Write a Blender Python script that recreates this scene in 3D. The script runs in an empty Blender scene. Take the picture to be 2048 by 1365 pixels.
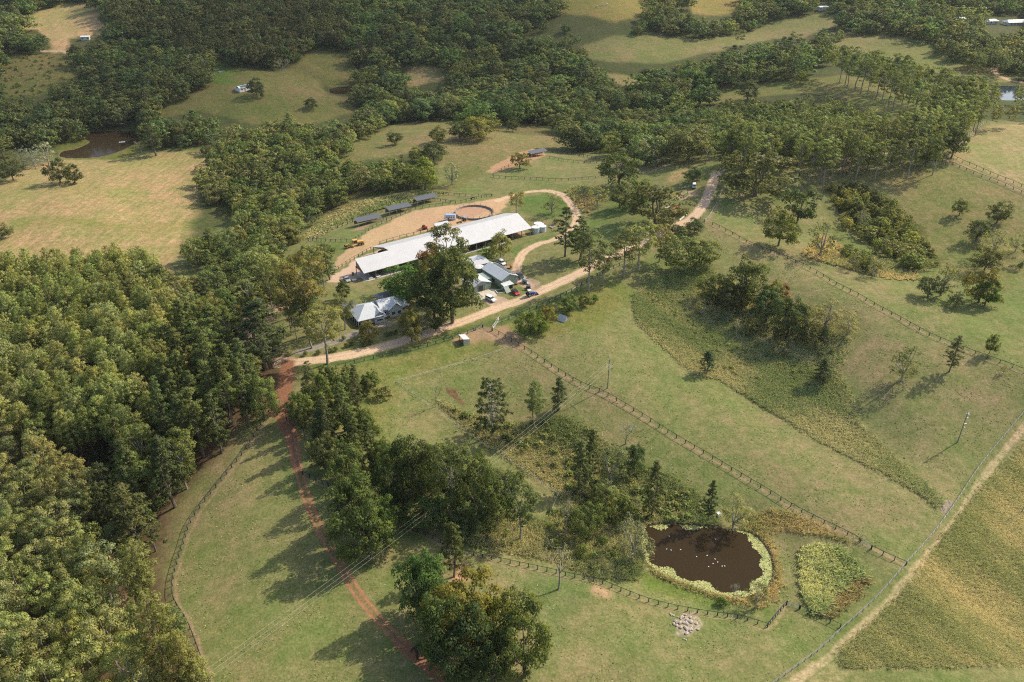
import bpy, math, random
import numpy as np
from math import radians, sin, cos, tan, pi, hypot, atan2

random.seed(7)
RNG = np.random.default_rng(11)
SC = bpy.context.scene
COL = SC.collection

# ------------------------------------------------------------------ camera, sky, sun, exposure
CAM_H, PITCH, FPX = 150.0, radians(30.0), 1607.0          # drone height (m), tilt below the horizon, focal length in px of a 2048 px wide frame
cam_data = bpy.data.cameras.new('camera')
cam_data.sensor_width = 36.0
cam_data.lens = 36.0 * FPX / 2048.0
cam_data.clip_start = 1.0
cam_data.clip_end = 20000.0
cam = bpy.data.objects.new('camera', cam_data)
COL.objects.link(cam)
cam.location = (0, 0, CAM_H)
cam.rotation_euler = (radians(90) - PITCH, 0, 0)
SC.camera = cam

SUN_AZ, SUN_EL = radians(60.0), radians(40.0)              # azimuth clockwise from +Y
SUN_DIR = np.array([sin(SUN_AZ) * cos(SUN_EL), cos(SUN_AZ) * cos(SUN_EL), sin(SUN_EL)])
world = bpy.data.worlds.new('World')
SC.world = world
world.use_nodes = True
wn = world.node_tree
sky = wn.nodes.new('ShaderNodeTexSky')
sky.sky_type = 'NISHITA'
sky.sun_disc = False
sky.sun_elevation = SUN_EL
sky.sun_rotation = SUN_AZ
sky.air_density = 1.0
sky.dust_density = 2.5
sky.ozone_density = 1.0
wn.links.new(sky.outputs[0], wn.nodes['Background'].inputs[0])
wn.nodes['Background'].inputs[1].default_value = 0.18
sun_data = bpy.data.lights.new('sun', 'SUN')
sun_data.energy = 4.4
sun_data.angle = radians(0.5)
sun_data.color = (1.0, 0.91, 0.76)
sun = bpy.data.objects.new('sun', sun_data)
COL.objects.link(sun)
sun.rotation_euler = (radians(90) - SUN_EL, 0, pi - SUN_AZ)
sun.location = (200, 200, 400)
SC.view_settings.view_transform = 'Standard'
SC.view_settings.look = 'None'
SC.view_settings.exposure = 0.2
SC.view_settings.gamma = 1.0
SC.view_settings.use_curve_mapping = False
SC.cycles.max_bounces = 4
SC.cycles.diffuse_bounces = 2
SC.cycles.glossy_bounces = 2
SC.cycles.transmission_bounces = 3
SC.cycles.transparent_max_bounces = 6
SC.cycles.volume_bounces = 0
SC.cycles.use_denoising = False
SC.cycles.filter_width = 1.15
SC.cycles.denoising_prefilter = 'NONE'
SC.cycles.use_adaptive_sampling = False
SC.cycles.caustics_reflective = False
SC.cycles.caustics_refractive = False

# ------------------------------------------------------------------ rays, projection
CP, SP = cos(PITCH), sin(PITCH)
def rays(px, py):
    px = np.asarray(px, float); py = np.asarray(py, float)
    u = (px - 1024.0) / FPX; v = (682.5 - py) / FPX
    return np.stack([u, CP + v * SP, -SP + v * CP], -1)
def project(P):
    P = np.asarray(P, float)
    x = P[..., 0]; y = P[..., 1]; z = P[..., 2] - CAM_H
    d = y * CP - z * SP; up = y * SP + z * CP
    d = np.where(d > 1, d, 1.0)
    return 1024 + FPX * x / d, 682.5 - FPX * up / d, d
def at_height(px, py, z):
    d = rays(px, py); t = (np.asarray(z, float) - CAM_H) / d[..., 2]
    P = d * t[..., None]; P[..., 2] += CAM_H
    return P

# ------------------------------------------------------------------ terrain: surveyed spot heights (seen at px, py; metres)
SPOTS = [(0,1365,-7),(400,1365,0),(1000,1365,0),(1600,1365,-4),(2048,1365,-7),(300,1000,-4),(600,1000,3),(600,780,8),(600,700,9),
(800,640,9),(1000,600,9),(1250,500,13),(1440,380,19),(1440,330,21),(1000,660,9),(1215,777,5),(1200,640,9),(1500,900,0),(1800,1000,-2),
(1400,1080,-5.5),(1540,1130,-5.3),(1300,1100,-5.3),(1600,1150,-4.6),(1800,1130,-3),(900,900,-0.5),(1050,900,-2.5),(1150,950,-4),(780,1000,3),
(900,1150,1),(1200,1200,-2),(1500,1240,-4),(1350,620,6),(1500,650,3.5),(1600,750,0.5),(1750,900,-2.5),(1880,1010,-3),(1400,480,14),
(1700,600,12),(1900,690,10),(2048,750,8),(1800,800,4),(2048,850,1),(2000,1000,-5),(1950,1200,-9),(1550,400,17),(1700,450,11),(1850,540,9),
(2048,480,15),(1900,330,23),(2048,370,23),(1700,320,22),(2048,620,11),(690,550,7),(900,480,7),(1060,470,7),(950,425,7),(700,500,5.5),
(640,480,2),(850,400,3),(1080,330,4),(1200,350,8),(1300,330,13),(600,420,-8),(500,400,-13),(430,330,-12),(450,500,-9),(250,500,-6),
(100,600,-8),(0,450,-4),(200,380,-6),(780,300,-1),(950,270,0),(1150,290,-3),(640,340,-4),(650,250,-13),(790,228,-14),(1000,230,-11),
(1200,260,-9),(210,290,-14),(80,300,-12),(400,220,-4),(500,170,4),(640,190,-5),(690,182,-9),(300,120,8),(120,40,25),(60,150,5),(0,250,-9),
(400,20,36),(700,20,30),(900,100,7),(1000,20,25),(1200,10,35),(1300,120,6),(1500,60,14),(1500,10,28),(1700,110,17),(1800,80,25),
(1900,130,22),(2048,150,20),(2048,50,25),(1750,20,30),(1500,180,6),(1600,150,15),(1700,200,18),(1450,250,4),(1600,250,9),(1800,220,22),
(1950,200,21),(2010,187,20),(0,900,-14),(0,1200,-12),(150,1100,-9),(200,750,-6),(0,700,-12),(350,700,1),(400,560,-3),(1165,430,9),
(1165,380,9.5),(-300,700,-14),(-300,1300,-16),(2350,900,-4),(2350,400,20),(2400,100,28),(-400,250,-6),(-400,30,20)]
_s = np.array(SPOTS, float)
_c = at_height(_s[:, 0], _s[:, 1], _s[:, 2])
_far = np.array([(-3500,2500,60),(0,3000,80),(3500,2500,70),(-1500,1500,55),(0,1700,60),(1500,1600,60),(-400,0,-15),(400,0,-10),(0,-300,-10),(0,60,-4),(-900,400,-18),(900,300,0)], float)
CTRL = np.vstack([_c, _far])
def _ker(r2):
    return 0.5 * r2 * np.log(r2 + 1e-9)
def _tps_fit():
    X = CTRL[:, :2] / 100.0; n = len(X)
    K = _ker(((X[:, None] - X[None]) ** 2).sum(-1)) + np.eye(n) * 0.004
    Pm = np.hstack([np.ones((n, 1)), X])
    A = np.block([[K, Pm], [Pm.T, np.zeros((3, 3))]])
    return np.linalg.solve(A, np.concatenate([CTRL[:, 2], np.zeros(3)]))
TPS_W = _tps_fit()
def tps(x, y):
    x = np.asarray(x, float).ravel() / 100; y = np.asarray(y, float).ravel() / 100
    out = np.empty(len(x)); X = CTRL[:, :2] / 100
    for i in range(0, len(x), 20000):
        a = x[i:i+20000]; b = y[i:i+20000]
        r2 = (a[:, None] - X[None, :, 0]) ** 2 + (b[:, None] - X[None, :, 1]) ** 2
        out[i:i+20000] = _ker(r2) @ TPS_W[:-3] + TPS_W[-3] + TPS_W[-2] * a + TPS_W[-1] * b
    return out
def bumps(x, y):
    return (0.28 * np.sin(x * .071 + 1.3 * np.sin(y * .043)) + 0.25 * np.sin(y * .083 + 1.7 * np.sin(x * .037 + 2))
            + 0.10 * np.sin(x * .23 + y * .11) + 0.10 * np.sin(y * .27 - x * .13 + 1))
def sstep(t):
    t = np.clip(t, 0, 1); return t * t * (3 - 2 * t)
def poly_sd(x, y, poly, margin=15.0):
    """signed distance in metres (negative inside); 1e3 beyond the margin"""
    P = np.asarray(poly, float); out = np.full(len(x), 1e3)
    m = (x > P[:, 0].min() - margin) & (x < P[:, 0].max() + margin) & (y > P[:, 1].min() - margin) & (y < P[:, 1].max() + margin)
    idx = np.nonzero(m)[0]
    if not len(idx): return out
    a = x[idx]; b = y[idx]; best = np.full(len(idx), 1e9); ins = np.zeros(len(idx), bool)
    Q = np.roll(P, -1, 0)
    for (x0, y0), (x1, y1) in zip(P, Q):
        dx, dy = x1 - x0, y1 - y0
        t = np.clip(((a - x0) * dx + (b - y0) * dy) / (dx * dx + dy * dy + 1e-12), 0, 1)
        best = np.minimum(best, (a - x0 - t * dx) ** 2 + (b - y0 - t * dy) ** 2)
        c = (y0 > b) != (y1 > b)
        ins ^= c & (a < dx * (b - y0) / (dy if abs(dy) > 1e-12 else 1e-12) + x0)
    d = np.sqrt(best); d[ins] *= -1; out[idx] = d
    return out
def line_d(x, y, pts, margin):
    P = np.asarray(pts, float); out = np.full(len(x), 1e3)
    for (x0, y0), (x1, y1) in zip(P[:-1], P[1:]):
        m = (x > min(x0, x1) - margin) & (x < max(x0, x1) + margin) & (y > min(y0, y1) - margin) & (y < max(y0, y1) + margin)
        idx = np.nonzero(m)[0]
        if not len(idx): continue
        dx, dy = x1 - x0, y1 - y0; a = x[idx]; b = y[idx]
        t = np.clip(((a - x0) * dx + (b - y0) * dy) / (dx * dx + dy * dy + 1e-12), 0, 1)
        out[idx] = np.minimum(out[idx], np.hypot(a - x0 - t * dx, b - y0 - t * dy))
    return out
PONDS = []                                                  # (world polygon, water level)
PADS = []                                                   # levelled building pads: (world polygon, level, blend)
def H(x, y):
    x = np.atleast_1d(np.asarray(x, float)); y = np.atleast_1d(np.asarray(y, float)); sh = x.shape
    x = x.ravel(); y = y.ravel()
    z = tps(x, y) + bumps(x, y)
    for poly, lev, bl in PADS:
        sd = poly_sd(x, y, poly, bl + 1)
        z = np.where(sd < bl, lev + (z - lev) * sstep(sd / bl), z)
    for poly, lev in PONDS:
        sd = poly_sd(x, y, poly, 13)
        k = sd < 12
        z = np.where(k & (sd >= 0), lev + 0.25 + (z - lev - 0.25) * sstep(sd / 12), z)
        z = np.where(k & (sd < 0), lev + 0.25 - 1.6 * sstep(-sd / 2.5), z)
    return z.reshape(sh)
def ground(px, py, it=28):
    """the point of the terrain seen at px, py of the survey frame"""
    px = np.atleast_1d(np.asarray(px, float)); py = np.atleast_1d(np.asarray(py, float))
    z = np.zeros(px.shape)
    for k in range(it):
        P = at_height(px, py, z)
        h = H(P[:, 0], P[:, 1]); z = z + (h - z) * (0.8 if k < 8 else 0.5)
    P = at_height(px, py, z); P[:, 2] = H(P[:, 0], P[:, 1])
    return P
def G(px, py):
    return ground([px], [py])[0]
def GP(pts):
    a = np.array(pts, float); return ground(a[:, 0], a[:, 1])
def smooth_line(P, n=6):
    """Catmull-Rom through ground points"""
    P = np.asarray(P, float); out = []
    Q = np.vstack([2 * P[0] - P[1], P, 2 * P[-1] - P[-2]])
    for i in range(1, len(Q) - 2):
        for t in np.linspace(0, 1, n, endpoint=False):
            a, b, c, d = Q[i-1], Q[i], Q[i+1], Q[i+2]
            out.append(0.5 * (2*b + (c-a)*t + (2*a-5*b+4*c-d)*t*t + (3*b-3*c+d-a)*t**3))
    out.append(P[-1]); return np.array(out)

POND_PX = {
 'near': [(1284,1052),(1340,1047),(1420,1053),(1462,1059),(1500,1065),(1530,1090),(1546,1125),(1545,1160),(1522,1186),(1480,1198),(1430,1190),(1370,1170),(1320,1148),(1290,1125),(1280,1095)],
 'left': [(146,270),(205,263),(285,263),(298,272),(280,283),(240,303),(200,314),(150,317),(118,314),(125,303),(150,299),(178,285),(160,277)],
 'small': [(655,180),(680,174),(715,176),(718,184),(690,189),(662,187)],
 'creek': [(735,240),(765,222),(800,220),(830,228),(852,238),(815,243),(765,249)],
 'right': [(1930,180),(1990,172),(2060,174),(2120,185),(2060,200),(1990,200),(1940,194)]}
for k in ('near', 'left', 'small', 'creek', 'right'):
    P = GP(POND_PX[k]); lev = float(np.percentile(P[:, 2], 30)) - 0.25
    a = np.array(POND_PX[k], float); W = at_height(a[:, 0], a[:, 1], np.full(len(a), lev))
    PONDS.append((smooth_line(np.vstack([W, W[:1]]), 5)[:-1, :2], lev))
# barn and shed pads
def _pad(pts, z, bl):
    a = np.array(pts, float); W = at_height(a[:, 0], a[:, 1], np.full(len(a), z)); PADS.append((W[:, :2], z, bl))
_pad([(664,566),(664,545),(742,494),(870,455),(960,430),(1040,425),(1075,462),(1000,485),(740,560)], 7.0, 7)
_pad([(925,528),(975,515),(1045,552),(1060,580),(960,600)], 8.8, 5)
_pad([(700,640),(740,600),(815,610),(830,640),(720,660)], 9.0, 4)

# ------------------------------------------------------------------ materials
def mat(name, col=(.5,.5,.5), rough=.7, metal=0.0, noise=0.0, nscale=2.0, bump=0.0, spec=.4, coord='Object'):
    m = bpy.data.materials.new(name); m.use_nodes = True
    nt = m.node_tree; b = nt.nodes['Principled BSDF']
    b.inputs['Base Color'].default_value = (*col, 1); b.inputs['Roughness'].default_value = rough
    b.inputs['Metallic'].default_value = metal; b.inputs['Specular IOR Level'].default_value = spec
    if noise or bump:
        tc = nt.nodes.new('ShaderNodeTexCoord'); nz = nt.nodes.new('ShaderNodeTexNoise')
        nz.inputs['Scale'].default_value = nscale; nz.inputs['Detail'].default_value = 4
        nt.links.new(tc.outputs[coord], nz.inputs['Vector'])
        if noise:
            hs = nt.nodes.new('ShaderNodeMix'); hs.data_type = 'RGBA'
            hs.inputs['A'].default_value = (*[c * (1 - noise) for c in col], 1)
            hs.inputs['B'].default_value = (*[min(1, c * (1 + noise)) for c in col], 1)
            mr = nt.nodes.new('ShaderNodeMapRange'); mr.inputs[1].default_value = .3; mr.inputs[2].default_value = .7
            nt.links.new(nz.outputs['Fac'], mr.inputs[0]); nt.links.new(mr.outputs[0], hs.inputs['Factor'])
            nt.links.new(hs.outputs['Result'], b.inputs['Base Color'])
        if bump:
            bp = nt.nodes.new('ShaderNodeBump'); bp.inputs['Strength'].default_value = bump
            nt.links.new(nz.outputs['Fac'], bp.inputs['Height']); nt.links.new(bp.outputs[0], b.inputs['Normal'])
    return m
def roof_mat(name, col, rough=.45, metal=.3, period=.35, axis='X'):
    """corrugated sheet: ribs run down the slope (object X is along the ridge)"""
    m = mat(name, col, rough, metal); nt = m.node_tree; b = nt.nodes['Principled BSDF']
    tc = nt.nodes.new('ShaderNodeTexCoord'); wv = nt.nodes.new('ShaderNodeTexWave'); wv.bands_direction = axis
    wv.inputs['Scale'].default_value = 1 / (period * 3.18)
    nt.links.new(tc.outputs['Object'], wv.inputs['Vector'])
    bp = nt.nodes.new('ShaderNodeBump'); bp.inputs['Strength'].default_value = .35; bp.inputs['Distance'].default_value = .04
    nt.links.new(wv.outputs['Fac'], bp.inputs['Height']); nt.links.new(bp.outputs[0], b.inputs['Normal'])
    nz = nt.nodes.new('ShaderNodeTexNoise'); nz.inputs['Scale'].default_value = .35; nz.inputs['Detail'].default_value = 5
    nt.links.new(tc.outputs['Object'], nz.inputs['Vector'])
    mx = nt.nodes.new('ShaderNodeMix'); mx.data_type = 'RGBA'
    mx.inputs['A'].default_value = (*[c * .86 for c in col], 1); mx.inputs['B'].default_value = (*[min(1, c * 1.06) for c in col], 1)
    nt.links.new(nz.outputs['Fac'], mx.inputs['Factor']); nt.links.new(mx.outputs['Result'], b.inputs['Base Color'])
    return m
def ground_mat():
    m = bpy.data.materials.new('ground_cover'); m.use_nodes = True
    nt = m.node_tree; N = nt.nodes; L = nt.links; b = N['Principled BSDF']
    b.inputs['Roughness'].default_value = .95; b.inputs['Specular IOR Level'].default_value = .08
    tc = N.new('ShaderNodeTexCoord')
    a = N.new('ShaderNodeAttribute'); a.attribute_name = 'gcol'
    f = N.new('ShaderNodeAttribute'); f.attribute_name = 'gfx'      # x: mottling, y: mowing swaths, z: how much it is grass
    sep = N.new('ShaderNodeSeparateXYZ'); L.new(f.outputs['Vector'], sep.inputs[0])
    def noise(scale, detail=3, rough=.6, vec=None):
        n = N.new('ShaderNodeTexNoise'); n.inputs['Scale'].default_value = scale; n.inputs['Detail'].default_value = detail
        n.inputs['Roughness'].default_value = rough; L.new(vec or tc.outputs['Object'], n.inputs['Vector']); return n.outputs['Fac']
    def mr(x, a0, a1, b0, b1):
        n = N.new('ShaderNodeMapRange'); L.new(x, n.inputs[0])
        for i, v in enumerate((a0, a1, b0, b1)): n.inputs[i + 1].default_value = v
        return n.outputs[0]
    def mth(op, x, y=None, v=None):
        n = N.new('ShaderNodeMath'); n.operation = op; L.new(x, n.inputs[0])
        if y is not None: L.new(y, n.inputs[1])
        if v is not None: n.inputs[1].default_value = v
        return n.outputs[0]
    def mulcol(c, fac, tint_a, tint_b, amount=None):
        """c times a tint that runs from tint_a to tint_b with fac"""
        t = N.new('ShaderNodeMix'); t.data_type = 'RGBA'; L.new(fac, t.inputs['Factor'])
        t.inputs['A'].default_value = (*tint_a, 1); t.inputs['B'].default_value = (*tint_b, 1)
        x = N.new('ShaderNodeMix'); x.data_type = 'RGBA'; x.blend_type = 'MULTIPLY'
        if amount is None: x.inputs['Factor'].default_value = 1
        else: L.new(amount, x.inputs['Factor'])
        L.new(c, x.inputs['A']); L.new(t.outputs['Result'], x.inputs['B']); return x.outputs['Result']
    c = a.outputs['Color']; grass = sep.outputs[2]
    c = mulcol(c, mr(noise(.013, 4, .6), .35, .65, 0, 1), (.84, .96, .78), (1.14, 1.02, 1.12), grass)
    c = mulcol(c, mr(noise(.075, 5, .65), .36, .64, 0, 1), (.84, .97, .78), (1.15, 1.02, 1.10), grass)
    c = mulcol(c, mr(noise(.33, 5, .75), .36, .64, 0, 1), (.74, .84, .66), (1.22, 1.13, 1.18), grass)
    c = mulcol(c, mr(noise(1.7, 5, .8), .34, .66, 0, 1), (.66, .70, .62), (1.36, 1.30, 1.32), mr(grass, 0, 1, .35, 1))
    c = mulcol(c, mr(noise(.8, 4, .65), .60, .70, 0, 1), (1, 1, 1), (.70, .84, .60), grass)
    c = mulcol(c, mr(noise(.5, 5, .75), .36, .28, 0, 1), (1, 1, 1), (1.28, 1.12, 1.15), grass)
    st = N.new('ShaderNodeMapping'); st.inputs['Rotation'].default_value = (0, 0, radians(35)); st.inputs['Scale'].default_value = (1.0, .12, 1)
    L.new(tc.outputs['Object'], st.inputs['Vector'])
    c = mulcol(c, mr(noise(.55, 3, .6, st.outputs[0]), .35, .65, 0, 1), (.80, .86, .78), (1.2, 1.12, 1.16), sep.outputs[1])
    c = mulcol(c, mr(noise(.9, 4, .75), .42, .58, 0, 1), (.52, .60, .45), (1.3, 1.22, 1.18), sep.outputs[0])
    L.new(c, b.inputs['Base Color'])
    bp = N.new('ShaderNodeBump'); bp.inputs['Strength'].default_value = .5; bp.inputs['Distance'].default_value = .25
    add = mth('ADD', noise(1.6, 4, .7), mth('MULTIPLY', noise(.35, 3), sep.outputs[0]))
    L.new(add, bp.inputs['Height']); L.new(bp.outputs[0], b.inputs['Normal'])
    return m
def leaf_mat():
    """one material for all foliage: the species colour is the object's own colour, lv varies clump by clump"""
    m = bpy.data.materials.new('foliage'); m.use_nodes = True
    nt = m.node_tree; N = nt.nodes; L = nt.links; b = N['Principled BSDF']; out = N['Material Output']
    oi = N.new('ShaderNodeObjectInfo'); lv = N.new('ShaderNodeAttribute'); lv.attribute_name = 'lv'
    tint = N.new('ShaderNodeAttribute'); tint.attribute_name = 'tint'
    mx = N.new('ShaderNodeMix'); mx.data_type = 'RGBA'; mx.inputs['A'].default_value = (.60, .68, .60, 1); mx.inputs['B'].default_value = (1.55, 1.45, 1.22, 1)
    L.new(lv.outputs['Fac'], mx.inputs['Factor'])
    m1 = N.new('ShaderNodeMix'); m1.data_type = 'RGBA'; m1.blend_type = 'MULTIPLY'; m1.inputs['Factor'].default_value = 1
    L.new(oi.outputs['Color'], m1.inputs['A']); L.new(mx.outputs['Result'], m1.inputs['B'])
    m2 = N.new('ShaderNodeMix'); m2.data_type = 'RGBA'; m2.blend_type = 'MULTIPLY'; m2.inputs['Factor'].default_value = 1
    L.new(m1.outputs['Result'], m2.inputs['A']); L.new(tint.outputs['Color'], m2.inputs['B'])
    wm = N.new('ShaderNodeMix'); wm.data_type = 'RGBA'; wm.blend_type = 'MULTIPLY'; wm.inputs['Factor'].default_value = 1; wm.inputs['B'].default_value = (1.01, 1.03, .90, 1)
    L.new(m2.outputs['Result'], wm.inputs['A']); m2 = wm
    L.new(m2.outputs['Result'], b.inputs['Base Color'])
    b.inputs['Roughness'].default_value = .55; b.inputs['Specular IOR Level'].default_value = .25
    tr = N.new('ShaderNodeBsdfTranslucent'); br = N.new('ShaderNodeMix'); br.data_type = 'RGBA'; br.blend_type = 'MULTIPLY'; br.inputs['Factor'].default_value = 1
    L.new(m2.outputs['Result'], br.inputs['A']); br.inputs['B'].default_value = (1.25, 1.3, .6, 1); L.new(br.outputs['Result'], tr.inputs[0])
    ms = N.new('ShaderNodeMixShader'); ms.inputs[0].default_value = .42
    L.new(b.outputs[0], ms.inputs[1]); L.new(tr.outputs[0], ms.inputs[2]); L.new(ms.outputs[0], out.inputs[0])
    return m
def water_mat(name, col, rough=.06):
    m = mat(name, col, rough, 0, spec=.15); nt = m.node_tree; b = nt.nodes['Principled BSDF']
    b.inputs['IOR'].default_value = 1.2
    tc = nt.nodes.new('ShaderNodeTexCoord'); nz = nt.nodes.new('ShaderNodeTexNoise'); nz.inputs['Scale'].default_value = .8; nz.inputs['Detail'].default_value = 3
    bp = nt.nodes.new('ShaderNodeBump'); bp.inputs['Strength'].default_value = .03
    nt.links.new(tc.outputs['Object'], nz.inputs['Vector']); nt.links.new(nz.outputs['Fac'], bp.inputs['Height']); nt.links.new(bp.outputs[0], b.inputs['Normal'])
    return m
M_GROUND = ground_mat(); M_LEAF = leaf_mat()
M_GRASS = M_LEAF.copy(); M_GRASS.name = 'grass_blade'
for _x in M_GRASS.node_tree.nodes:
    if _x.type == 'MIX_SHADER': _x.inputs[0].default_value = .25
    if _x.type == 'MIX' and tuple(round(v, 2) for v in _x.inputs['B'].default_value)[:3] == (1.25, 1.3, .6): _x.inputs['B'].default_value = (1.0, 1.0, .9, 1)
M_BARK = mat('bark', (.16,.125,.095), .9, noise=.35, nscale=1.5)
M_PALE = mat('pale_bark', (.30,.27,.225), .85, noise=.3, nscale=1.2)
M_WATER = water_mat('pond_water', (.040,.027,.013), .1); M_LAKE = water_mat('lake_water', (.03,.045,.06), .05)
M_LAKE.node_tree.nodes['Principled BSDF'].inputs['IOR'].default_value = 1.33; M_LAKE.node_tree.nodes['Principled BSDF'].inputs['Specular IOR Level'].default_value = .5

# ------------------------------------------------------------------ mesh helpers
def tag(o, label=None, cat=None, group=None, kind=None):
    if label: o['label'] = label
    if cat: o['category'] = cat
    if group: o['group'] = group
    if kind: o['kind'] = kind
    return o
def mesh_np(name, V, F, mats, mi=None, attrs=None, smooth=False):
    """V (n,3); F (m,k) all faces of one size; attrs {name: (type, values per vertex)}"""
    V = np.asarray(V, np.float32); F = np.asarray(F, np.int32); k = F.shape[1]
    me = bpy.data.meshes.new(name)
    me.vertices.add(len(V)); me.vertices.foreach_set('co', V.ravel())
    me.loops.add(F.size); me.loops.foreach_set('vertex_index', F.ravel())
    me.polygons.add(len(F)); me.polygons.foreach_set('loop_start', np.arange(0, F.size, k, dtype=np.int32))
    if mi is not None: me.polygons.foreach_set('material_index', np.asarray(mi, np.int32))
    if smooth: me.polygons.foreach_set('use_smooth', np.ones(len(F), bool))
    for m in mats: me.materials.append(m)
    for an, (ty, val) in (attrs or {}).items():
        at = me.attributes.new(an, ty, 'POINT')
        val = np.asarray(val, np.float32)
        at.data.foreach_set('value' if ty == 'FLOAT' else 'color' if ty == 'FLOAT_COLOR' else 'vector', val.ravel())
    me.update(calc_edges=True)
    return me
def link(name, me, parent=None, loc=None):
    o = bpy.data.objects.new(name, me); COL.objects.link(o)
    if parent is not None: o.parent = parent
    if loc is not None: o.location = loc
    return o
def thing(name, label, cat, loc=(0,0,0), rz=0.0, group=None):
    o = bpy.data.objects.new(name, None); COL.objects.link(o)
    o.empty_display_size = .5
    o.location = loc; o.rotation_euler = (0, 0, rz)
    return tag(o, label, cat, group)
class MB:
    """collects shapes, builds ONE mesh object"""
    def __init__(s): s.v = []; s.f = []; s.m = []
    def add(s, V, F, m=0):
        n = len(s.v); s.v += [tuple(map(float, p)) for p in V]; s.f += [tuple(i + n for i in f) for f in F]; s.m += [m] * len(F); return s
    def box(s, x0, x1, y0, y1, z0, z1, m=0, rz=0.0, at=(0,0)):
        c, q = cos(rz), sin(rz)
        V = [(at[0] + x*c - y*q, at[1] + x*q + y*c, z) for z in (z0, z1) for x, y in ((x0,y0),(x1,y0),(x1,y1),(x0,y1))]
        return s.add(V, [(3,2,1,0),(4,5,6,7),(0,1,5,4),(1,2,6,5),(2,3,7,6),(3,0,4,7)], m)
    def tube(s, a, b, r0, r1=None, n=6, m=0, cap=True):
        a = np.array(a, float); b = np.array(b, float); r1 = r0 if r1 is None else r1
        d = b - a; d /= (np.linalg.norm(d) + 1e-9); h = np.array([0,0,1.]) if abs(d[2]) < .9 else np.array([1.,0,0])
        u = np.cross(d, h); u /= np.linalg.norm(u); w = np.cross(d, u)
        V = [a + r0 * (cos(2*pi*i/n) * u + sin(2*pi*i/n) * w) for i in range(n)] + [b + r1 * (cos(2*pi*i/n) * u + sin(2*pi*i/n) * w) for i in range(n)]
        F = [(i, n + i, n + (i+1) % n, (i+1) % n) for i in range(n)]
        if cap: F += [tuple(range(n)), tuple(range(2*n-1, n-1, -1))]
        return s.add(V, F, m)
    def path(s, P, R, n=6, m=0):
        for i in range(len(P) - 1): s.tube(P[i], P[i+1], R[i], R[i+1], n, m, cap=(i == len(P) - 2))
        return s
    def extrude(s, prof, y0, y1, m=0):
        """profile in x,z pushed along y"""
        k = len(prof); V = [(x, y0, z) for x, z in prof] + [(x, y1, z) for x, z in prof]
        F = [tuple(range(k)), tuple(range(2*k-1, k-1, -1))] + [(i, k + i, k + (i+1) % k, (i+1) % k) for i in range(k)]
        return s.add(V, F, m)
    def slab(s, pts, th, m=0):
        """a sheet through 3-d points, th thick downwards"""
        k = len(pts); V = list(pts) + [(p[0], p[1], p[2] - th) for p in pts]
        F = [tuple(range(k)), tuple(range(2*k-1, k-1, -1))] + [((i+1) % k, i, k + i, k + (i+1) % k) for i in range(k)]
        return s.add(V, F, m)
    def ball(s, c, r, n=8, m=0, sz=1.0, sx=1.0, sy=1.0):
        V = [(c[0], c[1], c[2] - r*sz)]; F = []
        rows = n // 2
        for j in range(1, rows):
            a = -pi/2 + pi*j/rows
            V += [(c[0] + r*sx*cos(a)*cos(2*pi*i/n), c[1] + r*sy*cos(a)*sin(2*pi*i/n), c[2] + r*sz*sin(a)) for i in range(n)]
        V.append((c[0], c[1], c[2] + r*sz)); t = len(V) - 1
        for i in range(n):
            F.append((0, 1 + (i+1) % n, 1 + i)); F.append((t, 1 + (rows-2)*n + i, 1 + (rows-2)*n + (i+1) % n))
            for j in range(rows - 2): F.append((1 + j*n + i, 1 + j*n + (i+1) % n, 1 + (j+1)*n + (i+1) % n, 1 + (j+1)*n + i))
        return s.add(V, F, m)
    def mesh(s, name, mats, smooth=False):
        me = bpy.data.meshes.new(name); me.from_pydata(s.v, [], s.f)
        for m in (mats if isinstance(mats, (list, tuple)) else [mats]): me.materials.append(m)
        me.polygons.foreach_set('material_index', s.m)
        if smooth: me.polygons.foreach_set('use_smooth', [True] * len(s.f))
        me.update(); return me
    def build(s, name, mats, parent=None, loc=None, smooth=False):
        return link(name, s.mesh(name, mats, smooth), parent, loc)
def copy_tree(o, parent=None):
    c = o.copy(); COL.objects.link(c); c.parent = parent
    for ch in list(o.children): copy_tree(ch, c)
    return c
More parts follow.
